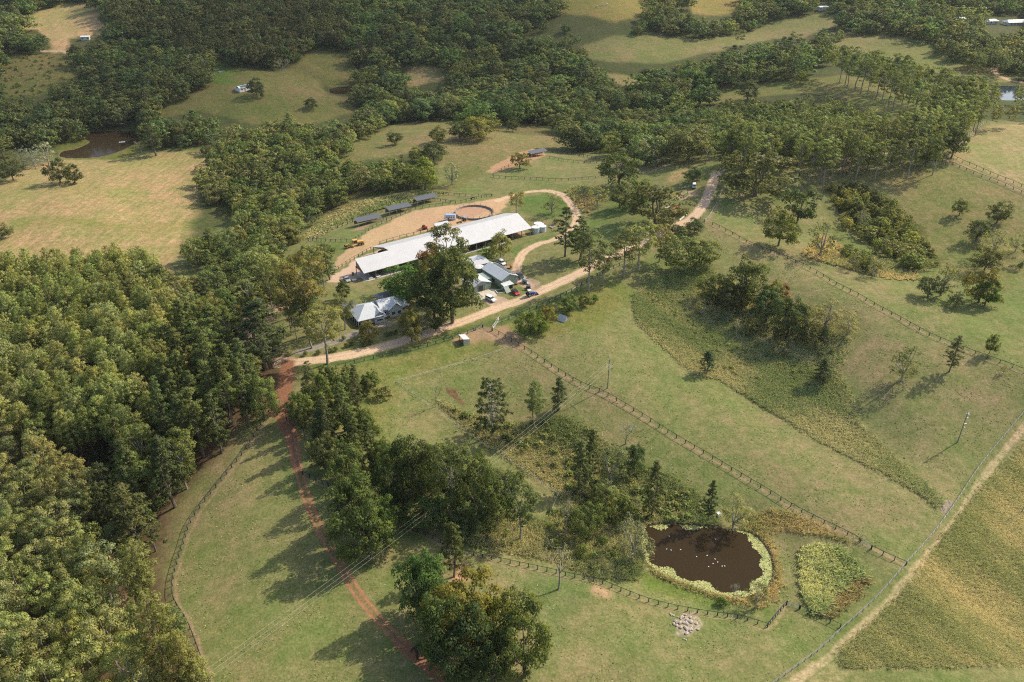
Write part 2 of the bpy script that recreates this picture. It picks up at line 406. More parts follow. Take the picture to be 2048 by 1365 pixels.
# ------------------------------------------------------------------ land cover (albedos)
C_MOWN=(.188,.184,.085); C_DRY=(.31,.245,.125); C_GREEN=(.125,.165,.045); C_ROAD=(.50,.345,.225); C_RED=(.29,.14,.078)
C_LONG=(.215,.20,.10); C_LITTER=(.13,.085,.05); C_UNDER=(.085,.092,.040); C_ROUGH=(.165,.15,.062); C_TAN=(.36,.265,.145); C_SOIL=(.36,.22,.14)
CLEAR = {  # clearings in the woodland, as outlines in the survey frame
 'top_left': [(28,62),(70,25),(130,8),(200,3),(198,40),(215,55),(200,70),(140,78),(135,104),(105,108),(98,85),(75,60)],
 'slope_left': [(0,104),(60,108),(130,112),(168,143),(172,160),(110,165),(85,190),(0,196)],
 'cottage': [(300,195),(400,158),(430,120),(480,138),(550,145),(585,135),(620,105),(700,110),(730,165),(650,172),(655,190),(720,192),(715,225),(640,245),(560,262),(480,242),(400,222),(330,236),(300,228)],
 'hay': [(-300,380),(0,368),(60,330),(130,320),(230,320),(300,308),(420,302),(470,325),(410,345),(395,390),(470,425),(400,460),(360,505),(330,550),(260,552),(200,522),(60,520),(-300,560)],
 'hill': [(600,350),(700,288),(800,250),(880,243),(960,255),(1080,250),(1175,288),(1100,300),(1010,318),(930,372),(880,390),(905,345),(870,300),(800,312),(740,320),(690,345)],
 'mid': [(1165,92),(1230,72),(1300,72),(1400,78),(1480,72),(1540,45),(1640,28),(1720,35),(1600,78),(1545,78),(1450,100),(1390,112),(1330,128),(1230,124),(1170,120)],
 'top_mid': [(1125,-10),(1300,-10),(1295,30),(1235,46),(1120,28)],
 'top_mid2': [(1370,-10),(1495,-10),(1470,30),(1385,28)],
 'dome': [(1660,97),(1690,76),(1725,68),(1800,72),(1880,95),(1945,122),(2000,140),(2030,165),(1950,165),(1900,150),(1840,140),(1750,110),(1700,118)],
 'strip': [(1365,205),(1400,186),(1500,172),(1600,158),(1690,150),(1750,165),(1860,200),(1900,232),(1870,262),(1810,262),(1780,235),(1710,215),(1650,185),(1560,190),(1480,200),(1400,212)],
 'field_right': [(1880,320),(1925,285),(1950,262),(1975,250),(2300,250),(2300,460),(2048,385),(1960,345)],
 'gap1': [(820,135),(850,130),(900,140),(905,160),(860,165),(820,175),(800,160)],
 'gap2': [(1200,145),(1250,150),(1300,165),(1300,175),(1240,170)],
 'creek_left': [(110,300),(130,318),(230,320),(300,300),(290,285),(300,262),(200,255),(150,262)],
}
LAYERS = [  # (outline, albedo, mottling, swaths, grass, edge m)
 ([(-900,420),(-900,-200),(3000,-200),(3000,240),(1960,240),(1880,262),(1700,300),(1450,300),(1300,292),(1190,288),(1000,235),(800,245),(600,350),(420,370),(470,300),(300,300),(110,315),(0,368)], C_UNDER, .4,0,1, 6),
 (CLEAR['top_left'], C_TAN,.1,.7,1,3), (CLEAR['slope_left'], C_ROUGH,.6,0,1,3), (CLEAR['cottage'], C_ROUGH,.35,0,1,3),
 ([(410,150),(430,122),(480,150),(450,160),(500,175),(430,168)], C_GREEN,.2,0,1,3),
 (CLEAR['hill'], (.19,.165,.08),.5,0,1,3), (CLEAR['mid'], (.20,.18,.085),.3,0,1,3), (CLEAR['top_mid'], (.24,.20,.07),.3,0,1,3),
 (CLEAR['top_mid2'], (.24,.20,.07),.3,0,1,3), (CLEAR['dome'], (.185,.18,.072),.05,.4,1,2), (CLEAR['strip'], (.165,.165,.06),.2,0,1,3),
 (CLEAR['gap1'], C_DRY,.4,0,1,3), (CLEAR['gap2'], C_DRY,.4,0,1,3), (CLEAR['creek_left'], (.14,.14,.045),.4,0,1,2),
 (CLEAR['hay'], (.30,.235,.125),.35,.85,1,2),
 ([(0,440),(120,430),(260,450),(400,440),(420,455),(260,468),(120,450),(0,465)], (.24,.21,.09),.3,.4,1,4),
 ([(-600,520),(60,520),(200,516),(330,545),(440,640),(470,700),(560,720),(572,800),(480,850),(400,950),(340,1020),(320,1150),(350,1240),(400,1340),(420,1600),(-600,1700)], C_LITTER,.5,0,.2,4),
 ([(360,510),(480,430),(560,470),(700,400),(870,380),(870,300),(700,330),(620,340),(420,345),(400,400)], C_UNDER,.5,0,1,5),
 ([(600,480),(620,460),(700,405),(790,392),(870,385),(900,385),(860,400),(760,420),(700,440),(640,475)], (.27,.22,.09),.7,0,1,2),
 ([(430,600),(560,530),(640,490),(670,500),(640,560),(560,590),(460,640)], C_GREEN,.5,0,1,4),
 ([(520,540),(600,525),(600,545),(540,560)], (.16,.19,.06),.1,.2,1,2),
 # home paddocks
 ([(600,720),(700,715),(980,640),(1040,635),(1010,690),(900,730),(850,750),(795,765),(760,900),(640,830)], (.17,.175,.062),.25,.2,1,4),
 ([(980,655),(1010,650),(1040,665),(1060,690),(1040,700),(990,680),(940,690),(900,690),(920,670),(960,660)], (.33,.225,.14),.3,0,.4,1.5),
 ([(1050,640),(1090,600),(1160,580),(1240,560),(1270,600),(1180,660),(1060,680)], (.165,.17,.055),.2,.2,1,4),
 ([(1425,455),(1500,495),(1700,590),(2048,755),(2048,640),(1900,600),(1750,560),(1600,470),(1480,420)], (.20,.195,.088),.15,.2,1,5),
 ([(1640,380),(1700,470),(1860,560),(1800,540),(1700,510),(1650,430)], (.155,.172,.065),.1,.2,1,3),
 ([(1760,330),(1900,335),(2048,395),(2048,600),(1960,560),(1870,540),(1800,420)], (.20,.185,.082),.35,.3,1,4),
 ([(2000,580),(2150,560),(2150,720),(2048,700),(1980,640)], (.17,.182,.075),.1,.2,1,6),
 (CLEAR['field_right'], (.29,.245,.13),.1,.6,1,1.5),
 ([(500,900),(480,930),(350,1120),(360,1180),(420,1300),(440,1500),(900,1500),(780,1290),(690,1160),(620,1010),(590,930),(560,850)], (.197,.192,.086),.08,.15,1,3),
 ([(1000,1130),(1100,1150),(1150,1180),(1130,1280),(1080,1330),(1040,1200)], (.15,.172,.072),.1,0,1,5),
 ([(1070,1140),(1170,1160),(1170,1200),(1130,1230),(1080,1210),(1050,1170)], (.13,.16,.062),.1,0,1,3),
 ([(1280,1140),(1380,1170),(1450,1200),(1400,1210),(1300,1180)], (.15,.175,.05),.1,0,1,2),
 ([(600,735),(700,718),(800,697),(900,668),(1000,634),(1080,605),(1160,572),(1165,582),(1090,617),(1000,650),(940,665),(900,685),(800,710),(700,735)], (.10,.135,.045), .2,0,1,1),
 ([(1165,445),(1225,395),(1320,425),(1280,465),(1200,500),(1170,480)], (.15,.175,.065), .1,0,1,3),
 ([(1020,500),(1060,480),(1110,470),(1100,480),(1050,490),(1025,520)], (.13,.165,.055), .1,0,1,1),
 ([(1040,400),(1090,388),(1130,400),(1140,425),(1110,440),(1060,425),(1030,430)], (.12,.165,.05), .1,0,1,1.5),
 # rough, unmown areas
 ([(1265,590),(1300,560),(1400,530),(1450,560),(1560,600),(1700,680),(1678,740),(1720,850),(1800,925),(1885,1005),(1872,1018),(1780,955),(1640,885),(1520,812),(1440,762),(1380,745),(1330,700),(1270,645)], C_LONG,.8,0,1,.6),
 ([(2250,820),(2048,885),(1965,972),(1850,1120),(1800,1190),(1740,1250),(1685,1300),(1675,1328),(1700,1337),(1880,1335),(2300,1322)], (.27,.225,.12),.4,0,1,.6),
 ([(1600,1098),(1630,1088),(1680,1100),(1740,1160),(1700,1205),(1665,1237),(1622,1230),(1600,1190),(1594,1130)], C_LONG,.8,0,1,.5),
 ([(1488,1060),(1495,1030),(1540,1018),(1600,1030),(1712,1090),(1640,1072),(1560,1060),(1536,1072),(1552,1110),(1566,1170),(1550,1200),(1520,1218),(1440,1200),(1380,1180),(1310,1150),(1280,1100),(1282,1050)], C_LONG,.8,0,1,.6),
 ([(870,800),(950,830),(1030,850),(1120,830),(1170,850),(1250,920),(1340,950),(1400,990),(1440,1050),(1280,1060),(1285,1120),(1275,1160),(1190,1158),(1100,1122),(1030,1110),(930,1092),(900,1060),(1010,1030),(1090,1040),(1130,1010),(1100,970),(1000,910),(930,860)], C_LONG,.9,0,1,.8),
 ([(1650,385),(1700,375),(1790,400),(1850,460),(1880,530),(1840,540),(1760,490),(1700,450)], (.13,.13,.045),.8,0,1,.8),
 ([(1640,470),(1700,500),(1760,520),(1830,545),(1840,560),(1780,560),(1700,540),(1600,510)], C_LONG,.8,0,1,1),
 ([(1130,385),(1160,372),(1190,400),(1180,430),(1165,425)], (.30,.235,.12),.6,0,1,1),
 ([(1330,360),(1350,340),(1400,325),(1380,340),(1345,370)], C_DRY,.5,0,1,1.5),
 ([(895,775),(915,778),(932,805),(925,812),(905,795)], (.17,.10,.06),.6,0,.3,.6),
 ([(1345,1250),(1365,1228),(1395,1232),(1398,1255),(1380,1275),(1345,1275)], (.33,.27,.2),.7,0,.2,.5),
 ([(1878,1008),(1905,1005),(1890,1035),(1872,1020)], (.27,.22,.19),.7,0,.2,.6),
 # yards and tracks
 ([(666,528),(714,482),(742,461),(790,438),(828,421),(879,414),(930,408),(981,399),(1031,389),(1031,398),(1011,408),(996,432),(869,461),(828,472),(757,487),(742,500),(701,522),(668,540)], (.47,.31,.185),.25,.2,.2,.8),
 ([(664,552),(706,522),(760,500),(800,505),(760,540),(722,556),(676,566),(660,566)], (.52,.37,.27),.1,0,0,.4),
 ([(1064,298),(1100,310),(1060,322),(1020,338),(985,348),(970,345),(1000,325),(1030,310)], (.40,.24,.14),.2,0,.2,.8),
 ([(955,582),(990,580),(1001,593),(968,602)], (.55,.49,.40),.3,0,0,.1),
 ([(968,602),(1001,593),(1021,602),(1036,607),(1006,616),(982,622),(980,612)], (.42,.31,.22),.3,0,0,.3),
 ([(1020,560),(1045,552),(1068,560),(1085,578),(1070,584),(1040,575)], (.45,.32,.21),.2,0,.2,.8),
 ([(455,662),(480,642),(530,614),(590,592),(598,602),(545,640),(505,668),(560,700),(600,715),(590,728),(540,722),(470,700)], (.45,.29,.19),.2,0,0,.8),
 ([(553,800),(575,780),(600,800),(592,850),(600,905),(585,900),(565,860),(545,830)], (.34,.165,.09),.3,.2,0,1.2),
 ([(895,1125),(925,1130),(935,1160),(905,1165)], (.40,.235,.14),.3,0,.3,1.5),
 ([(1180,1165),(1215,1175),(1205,1195),(1180,1185)], (.40,.26,.16),.3,0,.3,1.5),
 ([(1350,385),(1395,380),(1400,392),(1360,400),(1345,395)], (.42,.29,.19),.2,0,.2,1.5),
 ([(230,1200),(260,1190),(290,1210),(270,1240),(240,1235)], C_SOIL,.2,0,0,1.5),
 ([(420,700),(470,760),(520,790),(470,800),(430,780)], (.36,.24,.16),.3,0,.2,2),
 ([(717,455),(765,441),(800,430),(770,440),(740,447),(722,462),(700,462)], (.32,.21,.14),.3,0,.2,.6),
]
TRACKS = [  # (name or None, albedo, width m, edge m, grass, polyline in the survey frame)
 ('dirt_road', (.56,.40,.27), 5.0, .5, 0, [(560,728),(600,724),(660,717),(720,705),(780,690),(850,669),(900,652),(950,634),(1000,615),(1050,597),(1090,578),(1130,560),(1170,541),(1210,520),(1260,498),(1300,480),(1340,457),(1380,439),(1400,420),(1413,398),(1424,370),(1432,350),(1443,339),(1475,327),(1540,324),(1620,324),(1700,320),(1760,308),(1830,290),(1880,262),(1920,240)]),
 ('farm_track', (.54,.38,.25), 4.0, .5, 0, [(1062,572),(1040,556),(1033,540),(1038,522),(1047,506),(1076,489),(1107,480),(1142,460),(1153,440),(1150,422),(1137,402),(1119,388),(1089,382),(1051,385),(1020,393),(995,402)]),
 ('gravel_drive', (.27,.235,.20), 3.4, .4, 0, [(600,704),(650,690),(700,672),(740,657),(775,648)]),
 ('far_road', C_ROAD, 5, 1.0, 0, [(2120,180),(2048,166),(2020,161),(1997,150),(1988,139),(1998,131),(2025,126)]),
 ('far_road', C_ROAD, 4, 1.0, 0, [(85,102),(110,102),(132,105)]),
 (None, C_RED, 5.0, 1.5, 0, [(575,728),(572,760),(566,800),(574,850)]),
 ('red_track', C_RED, 3.0, .6, .0, [(574,850),(584,890),(596,935)]),
 ('red_track', C_RED, 3.0, .6, .0, [(800,1285),(850,1330),(905,1372),(980,1430)]),
]
TWIN = [(585,890),(600,950),(618,1008),(640,1058),(665,1103),(692,1150),(720,1193),(760,1243),(805,1288)]   # two wheel ruts
WORN = [  # bare soil trodden along the fences
 ([(1425,452),(1500,491),(1600,531),(1700,586),(1800,641),(1900,691),(2048,750)], 1.1), ([(975,668),(1030,692),(1150,767),(1210,792),(1300,847),(1400,907),(1500,967),(1600,1027),(1720,1087),(1812,1133)], 1.2),
 ([(606,955),(640,969),(690,994),(760,1032),(800,1054),(860,1079),(920,1108),(1000,1127),(1080,1144),(1150,1160),(1200,1170),(1300,1209),(1400,1231),(1480,1242),(1535,1259),(1572,1214)], .9),
 ([(565,812),(524,856),(495,905),(440,972),(394,1038),(372,1090),(350,1183),(382,1250),(402,1302),(425,1365)], .9),
 ([(1900,322),(1980,355),(2060,392)], 2.0), ([(1412,445),(1424,430),(1444,392),(1450,370)], 1.0)]
BOUNDARY = [(1530,1390),(1560,1365),(1645,1305),(1687,1265),(1755,1205),(1807,1145),(1877,1065),(1907,1025),(1967,935),(2056,826),(2120,745)]

def region_world(pts, n=3):
    P = GP(pts); return P[:, :2]
def ruts(P, off):
    d = np.gradient(P[:, :2], axis=0); d /= np.linalg.norm(d, axis=1)[:, None] + 1e-9
    return P[:, :2] + off * np.stack([-d[:, 1], d[:, 0]], 1)

def build_terrain():
    px = np.concatenate([np.linspace(-2600, -260, 60, endpoint=False), np.linspace(-260, 2310, 1240), np.linspace(2310, 4600, 60)[1:]])
    py = np.concatenate([[-238, -230, -215, -195, -170, -145, -120, -95, -75, -60], np.linspace(-45, 1420, 800), np.linspace(1420, 3400, 60)[1:]])
    gx, gy = np.meshgrid(px, py)
    P = at_height(gx.ravel(), gy.ravel(), np.full(gx.size, 2.0))
    n1 = np.hypot(P[:, 0], P[:, 1]); k = np.minimum(1, 9000 / n1); x = P[:, 0] * k; y = P[:, 1] * k
    z = H(x, y)
    n = len(x); col = np.tile(np.array(C_MOWN), (n, 1)); fx = np.zeros((n, 3)); fx[:, 0] = .12; fx[:, 1] = .2; fx[:, 2] = 1
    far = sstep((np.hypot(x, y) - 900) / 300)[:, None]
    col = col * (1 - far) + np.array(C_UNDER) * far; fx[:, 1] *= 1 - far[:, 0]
    # wobble the outlines so that no edge is ruled
    wx = x + .45 * np.sin(y * .9 + 1.3 * np.sin(x * .7)) + .9 * np.sin(y * .21 + x * .05)
    rx = x + .18 * np.sin(y * .8 + np.sin(x)) ; ry = y + .18 * np.sin(x * .9 + np.sin(y * 1.1))
    wy = y + .55 * np.sin(x * .8 + 1.1 * np.sin(y * .9)) + .8 * np.sin(x * .19 - y * .07)
    def put(m, c, f):
        nonlocal col, fx
        m = m[:, None]; col = col * (1 - m) + np.array(c) * m; fx = fx * (1 - m) + np.array(f) * m
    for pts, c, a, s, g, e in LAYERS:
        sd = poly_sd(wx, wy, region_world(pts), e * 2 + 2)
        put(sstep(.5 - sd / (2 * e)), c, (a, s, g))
    for pts, w in WORN:
        L = smooth_line(GP(pts), 3)[:, :2]
        d = line_d(rx, ry, L, 4); put(.62 * sstep((w * .5 + .25 - d) / .6) * (d < 4), (.36,.25,.16), (.5, 0, .2))
    B = smooth_line(GP(BOUNDARY), 4)
    for off, w, c, k in ((-1.6, 2.0, (.42,.32,.21), .85), (-5.2, 4.5, (.27,.235,.12), .8)):
        L = ruts(B, off); d = line_d(rx, ry, L, 8); put(k * sstep((w * .5 + .4 - d) / .8) * (d < 8), c, (.6, .5, .5))
    cls = np.zeros(n, int); names = ['ground']
    for nm, c, w, e, g, pts in TRACKS:
        L = smooth_line(GP(pts), 5)[:, :2]; d = line_d(rx, ry, L, w + 3)
        put(sstep((w * .5 + e * .5 - d) / e) * (d < w + 2), c, (.25, .1, g))
        if nm != 'red_track' and nm:                     # paler wheel lines, browner crown between them
            for r in (-.85, .85):
                pass
            dd = np.abs(d - .9); put(.6 * sstep((.5 - dd) / .3) * (d < 2), tuple(min(1, v * 1.2) for v in c), (.1, .1, 0)); put(.45 * sstep((.35 - d) / .3) * (d < 1), tuple(v * .72 for v in c), (.4, .1, .3))
        if nm:
            if nm not in names: names.append(nm)
            cls[d < w * .5 + .15] = names.index(nm)
    T = smooth_line(GP(TWIN), 5)
    names.append('red_track') if 'red_track' not in names else None
    d = line_d(x, y, T[:, :2], 4); put(.55 * sstep((1.5 - d) / .5) * (d < 3), (.27,.155,.088), (.5, 0, .4))
    for off in (-.85, .85):
        d = line_d(x, y, ruts(T, off), 3); put(sstep((.55 - d) / .35) * (d < 3), (.34,.17,.095), (.3, 0, 0)); cls[d < .6] = names.index('red_track')
    for i, (poly, lev) in enumerate(PONDS):
        sd = poly_sd(x, y, poly, 6); put(sstep((1.0 - sd) / 1.4) * (sd < 6), (.10,.075,.045) if i == 0 else (.14,.125,.06), (.5, 0, .4))
    nx, ny = len(px), len(py)
    i0 = (np.arange(ny - 1)[:, None] * nx + np.arange(nx - 1)[None]).ravel()
    F = np.stack([i0, i0 + nx, i0 + nx + 1, i0 + 1], 1)
    fc = np.max(cls[F], 1) * (np.min((cls[F] > 0).astype(int), 1))
    V = np.stack([x, y, z], 1); rgba = np.hstack([col, np.ones((n, 1))])
    for ci, nm in enumerate(names):
        f = F[fc == ci]
        if not len(f): continue
        u, inv = np.unique(f, return_inverse=True)
        me = mesh_np(nm, V[u], inv.reshape(f.shape), [M_GROUND], attrs={'gcol': ('FLOAT_COLOR', rgba[u]), 'gfx': ('FLOAT_VECTOR', fx[u])}, smooth=True)
        tag(link(nm, me), kind='structure')
build_terrain()
WNAMES = ['pond_water', 'reservoir_water', 'dam_water', 'creek_water', 'lake_water']
for (poly, lev), nm, k in zip(PONDS, WNAMES, range(5)):
    c = poly.mean(0); P = c + (poly - c) * 1.0
    V = [(p[0], p[1], lev) for p in P]
    me = bpy.data.meshes.new(nm); me.from_pydata(V, [], [tuple(range(len(V)))]); me.materials.append(M_LAKE if k > 2 else M_WATER)
    # no longer than the carved bowl: the rim of the bowl stands 25 cm above the water
    tag(link(nm, me), kind='structure')
# ------------------------------------------------------------------ foliage prototypes
def rdir(n, up=0.0, rng=RNG):
    d = rng.normal(size=(n, 3)); d[:, 2] += up; return d / np.linalg.norm(d, axis=1)[:, None]
def leaves(C, Nrm, size, lv, asp=.62, rng=RNG, out=None):
    """out: the way the clump's side of the crown faces; leaf normals are bent towards it"""
    Nrm = Nrm / (np.linalg.norm(Nrm, axis=1)[:, None] + 1e-9)
    if out is None: out = Nrm
    out = out / (np.linalg.norm(out, axis=1)[:, None] + 1e-9)
    Nrm = np.where(((Nrm * out).sum(1) < 0)[:, None], -Nrm, Nrm)
    SN = Nrm * .62 + out; SN /= np.linalg.norm(SN, axis=1)[:, None]
    """one small rhombic leaf clump at every centre, facing Nrm"""
    n = len(C); size = np.broadcast_to(size, (n,)) * rng.uniform(.7, 1.3, n)
    t = np.cross(Nrm, rng.normal(size=(n, 3))); t /= np.linalg.norm(t, axis=1)[:, None] + 1e-9
    b = np.cross(Nrm, t); s = size[:, None] * .5
    bend = Nrm * s * .25
    V = np.stack([C + t * s - bend, C + b * s * asp + bend, C - t * s - bend, C - b * s * asp + bend], 1)
    return V.reshape(-1, 3), np.repeat(np.hstack([np.asarray(lv)[:, None], SN]), 4, 0)
def lobes_to_leaves(L, per, size, shell=.72, wild=.5, low=-.35, rng=RNG, asp=.62):
    """L: rows (x, y, z, rx, ry, rz, brightness); leaf clumps over the skin of every lobe"""
    Vs, lvs = [], []
    LC = np.array([r[:3] for r in L]); cc = LC.mean(0); ex = LC.std(0) * 1.6 + .3
    for r in L:
        n = max(6, int(per * (r[3] * r[4] + r[3] * r[5]) / 2))
        d = rdir(n, .25, rng); d = d[d[:, 2] > low]; n = len(d)
        rad = np.where(rng.random(n) < .8, rng.uniform(shell, 1.05, n), rng.uniform(.3, shell, n))
        C = np.array(r[:3]) + d * rad[:, None] * np.array(r[3:6])
        nm = d * (1 - wild) + rdir(n, .2, rng) * wild; nm /= np.linalg.norm(nm, axis=1)[:, None]
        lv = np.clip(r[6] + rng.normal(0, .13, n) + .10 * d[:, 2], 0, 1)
        co = (C - cc) / ex; co /= np.linalg.norm(co, axis=1)[:, None] + .3
        V, l = leaves(C, nm, size, lv, asp, rng, d * .95 + co * .38 + (0, 0, .12)); Vs.append(V); lvs.append(l)
    return np.vstack(Vs), np.vstack(lvs)
def crown_mesh(name, V, lv):
    F = np.arange(len(V)).reshape(-1, 4)
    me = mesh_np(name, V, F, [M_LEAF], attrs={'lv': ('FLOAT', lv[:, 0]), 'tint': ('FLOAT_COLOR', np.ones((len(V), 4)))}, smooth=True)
    me.normals_split_custom_set_from_vertices(lv[:, 1:4].astype(np.float32)); return me
def limb(mb, a, b, r0, r1, sag=0.0, rng=RNG, n=5, seg=3):
    a = np.array(a, float); b = np.array(b, float); P = []
    for i in range(seg + 1):
        t = i / seg; p = a + (b - a) * t; p[2] += sag * sin(pi * t)
        if 0 < i < seg: p += rng.normal(0, .035, 3) * np.linalg.norm(b - a)
        P.append(p)
    mb.path(P, [r0 + (r1 - r0) * i / seg for i in range(seg + 1)], n); return P
# every species gives (trunk MB, leaf vertices, lv) for a tree hh high and ww wide; q scales the number of leaf clumps
def sp_broad(rng, hh=11., ww=11., q=1., size=.42, nl=84, open_=0.):
    R = ww / 2; L = []; p1, p2, p3 = rng.uniform(0, 6.3, 3)
    for i in range(nl):
        d = rdir(1, .2, rng)[0]; k = rng.uniform(.66, .93); rl = R * rng.uniform(.15, .29)
        if d[2] < -.55: d[2] *= .6
        k *= 1 + .20 * sin(2 * atan2(d[1], d[0]) + p1) + .16 * sin(3 * atan2(d[1], d[0]) + p2 + 2 * d[2]) * (1 if d[2] < .8 else .3); rl *= rng.uniform(.75, 1.15)
        L.append((d[0] * R * k, d[1] * R * k, max(rl * .55, hh * .47 + d[2] * hh * .50 * k), rl, rl, rl * rng.uniform(.6, .85), rng.uniform(.12, .82)))
    V, lv = lobes_to_leaves(L, 62 * q, size, rng=rng, low=-.5, wild=.45)
    mb = MB(); base = (0, 0, -.3); fork = (rng.normal(0, .2), rng.normal(0, .2), hh * .2)
    limb(mb, base, fork, hh * .035, hh * .028, rng=rng, n=7, seg=2)
    for r in rng.permutation(L)[:9]: limb(mb, fork, r[:3], hh * .018, hh * .005, rng=rng, n=4)
    return mb, V, lv
def sp_gum(rng, hh=18., ww=10., q=1., size=.42, nl=48):
    R = ww / 2; L = []
    for i in range(nl):
        t = rng.random() ** .8; z = hh * (.33 + .62 * t); env = R * (sin(pi * min(1, (.16 + .84 * t) * .78)) ** .7)
        a = rng.uniform(0, 2 * pi); k = rng.uniform(.35, 1) ** .6
        rl = R * rng.uniform(.17, .29)
        L.append((cos(a) * env * k * .8, sin(a) * env * k * .8, z, rl, rl, rl * rng.uniform(.5, .75), rng.uniform(.18, .80)))
    V, lv = lobes_to_leaves(L, 66 * q, size, rng=rng, low=-.3, wild=.32)
    mb = MB(); top = (rng.normal(0, .4), rng.normal(0, .4), hh * .82); f1 = np.array([top[0] * .3, top[1] * .3, hh * .38])
    limb(mb, (0, 0, -.3), f1, hh * .017, hh * .012, rng=rng, n=6, seg=2); limb(mb, f1, top, hh * .012, hh * .004, rng=rng, n=5)
    for r in L[:8]:
        s = f1 + (np.array(top) - f1) * max(0, (r[2] / hh - .42)) * .8; limb(mb, s, r[:3], hh * .007, hh * .002, rng=rng, n=4)
    return mb, V, lv
def sp_pine(rng, hh=19., ww=8., q=1., size=.5, nl=None):
    """plantation pine: rounded cone of needle tufts on whorled limbs, bare lower stem"""
    R = ww / 2; C, Nn, lvs, Oo = [], [], [], []; mb = MB()
    limb(mb, (0, 0, -.3), (rng.normal(0, .15), rng.normal(0, .15), hh * .96), hh * .014, hh * .003, rng=rng, n=5, seg=3)
    z = hh * .42; lim = []
    while z < hh * .985:
        t = (z / hh - .42) / .58; env = R * (1 - t) ** .42 * (.6 + .4 * min(1, t * 3)); nb = max(3, int(7 - 3 * t)); a0 = rng.uniform(0, 6.3)
        for j in range(nb):
            a = a0 + 2 * pi * j / nb + rng.normal(0, .15); Lr = env * rng.uniform(.75, 1.08); up = Lr * rng.uniform(.12, .40)
            tip = np.array([cos(a) * Lr, sin(a) * Lr, z + up]); lim.append(((0, 0, z), tip))
            for k in np.linspace(.42, 1, max(2, int(Lr * 1.5))):
                c = np.array([cos(a) * Lr * k, sin(a) * Lr * k, z + up * k]); n = int(15 * q * (.6 + k * .6)) + 1
                d = rdir(n, .55, rng); Oo.append(d * .8 + np.array([cos(a) * .5, sin(a) * .5, .35])); C.append(c + d * rng.uniform(.15, .62, n)[:, None] * (.55 + R * .15)); Nn.append(d * .6 + rdir(n, .3, rng) * .6)
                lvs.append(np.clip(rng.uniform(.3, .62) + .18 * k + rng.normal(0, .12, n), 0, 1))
        z += hh * rng.uniform(.040, .062)
    for a, b in lim[::3]: mb.tube(a, b, hh * .004, hh * .0015, 3)
    V, lv = leaves(np.vstack(C), np.vstack(Nn), size, np.concatenate(lvs), .40, rng, np.vstack(Oo)); return mb, V, lv
def sp_hoop(rng, hh=22., ww=9., q=1., size=.45, bunya=False):
    """araucaria: straight stem, open whorls of long bare limbs that end in dense dark tufts"""
    R = ww / 2; C, Nn, lvs, Oo = [], [], [], []; mb = MB()
    limb(mb, (0, 0, -.3), (rng.normal(0, .1), rng.normal(0, .1), hh * .97), hh * .019, hh * .004, rng=rng, n=6, seg=2)
    z = hh * (.22 if not bunya else .30); a0 = rng.uniform(0, 6.3)
    while z < hh * .98:
        t = z / hh
        env = R * ((1 - ((t - .48) / .56) ** 2) ** .5 if t > .48 else .8 + .2 * t / .48) if bunya else R * (1 - max(0, (t - .3) / .72)) ** .62 * (.72 if t < .3 else 1)
        env = max(env, .35); nb = 6 if not bunya else 8; a0 += .6
        for j in range(nb):
            if rng.random() < (.10 if bunya else .24): continue
            a = a0 + 2 * pi * j / nb + rng.normal(0, .2); Lr = env * rng.uniform(.62, 1.15); up = Lr * (rng.uniform(-.08, .28) if not bunya else rng.uniform(-.25, .3) + (t - .6))
            tip = np.array([cos(a) * Lr, sin(a) * Lr, z + up])
            mb.tube((0, 0, z), tip, hh * .0045, hh * .002, 4, cap=False)
            for k in ((.45, .68, .88, 1.0) if not bunya else (.9, 1.0)):
                off = rng.normal(0, .10 * Lr * k, 3) * (1, 1, .4); c = tip * (k, k, 1) + off; c[2] = z + up * k + off[2] * .4
                n = int((24 if not bunya else 30) * q) + 1; rt = (.36 + R * .085) * rng.uniform(.75, 1.25)
                dd = rdir(n, .35, rng); Oo.append(dd + np.array([cos(a) * .5, sin(a) * .5, .25])); C.append(c + dd * rng.uniform(.2, 1, n)[:, None] * (rt, rt, rt * .7)); Nn.append(dd * .5 + rdir(n, .5, rng))
                lvs.append(np.clip(rng.uniform(.2, .6) + rng.normal(0, .12, n), 0, 1))
        z += hh * (rng.uniform(.056, .092) if not bunya else rng.uniform(.038, .052))
    V, lv = leaves(np.vstack(C), np.vstack(Nn), size, np.concatenate(lvs), .5, rng, np.vstack(Oo)); return mb, V, lv
def sp_bunya(rng, hh=20., ww=11., q=1., size=.45): return sp_hoop(rng, hh, ww, q, size, True)
def sp_lacy(rng, hh=9., ww=8., q=1., size=.34):
    """thin grey-green crown through which limbs and ground show"""
    mb, V, lv = sp_broad(rng, hh, ww, q * .8, size, 50); return mb, V, lv
def sp_bush(rng, hh=3., ww=4., q=1., size=.34):
    R = ww / 2; L = []
    for i in range(12):
        d = rdir(1, .5, rng)[0]; d[2] = abs(d[2]); rl = R * rng.uniform(.36, .5)
        L.append((d[0] * R * .6, d[1] * R * .6, hh * .25 + d[2] * hh * .45, rl, rl, hh * .28, rng.uniform(.3, .7)))
    V, lv = lobes_to_leaves(L, 60 * q, size, rng=rng, low=-.6); mb = MB()
    for r in L[:5]: limb(mb, (0, 0, -.2), r[:3], .07, .03, rng=rng, n=4)
    return mb, V, lv
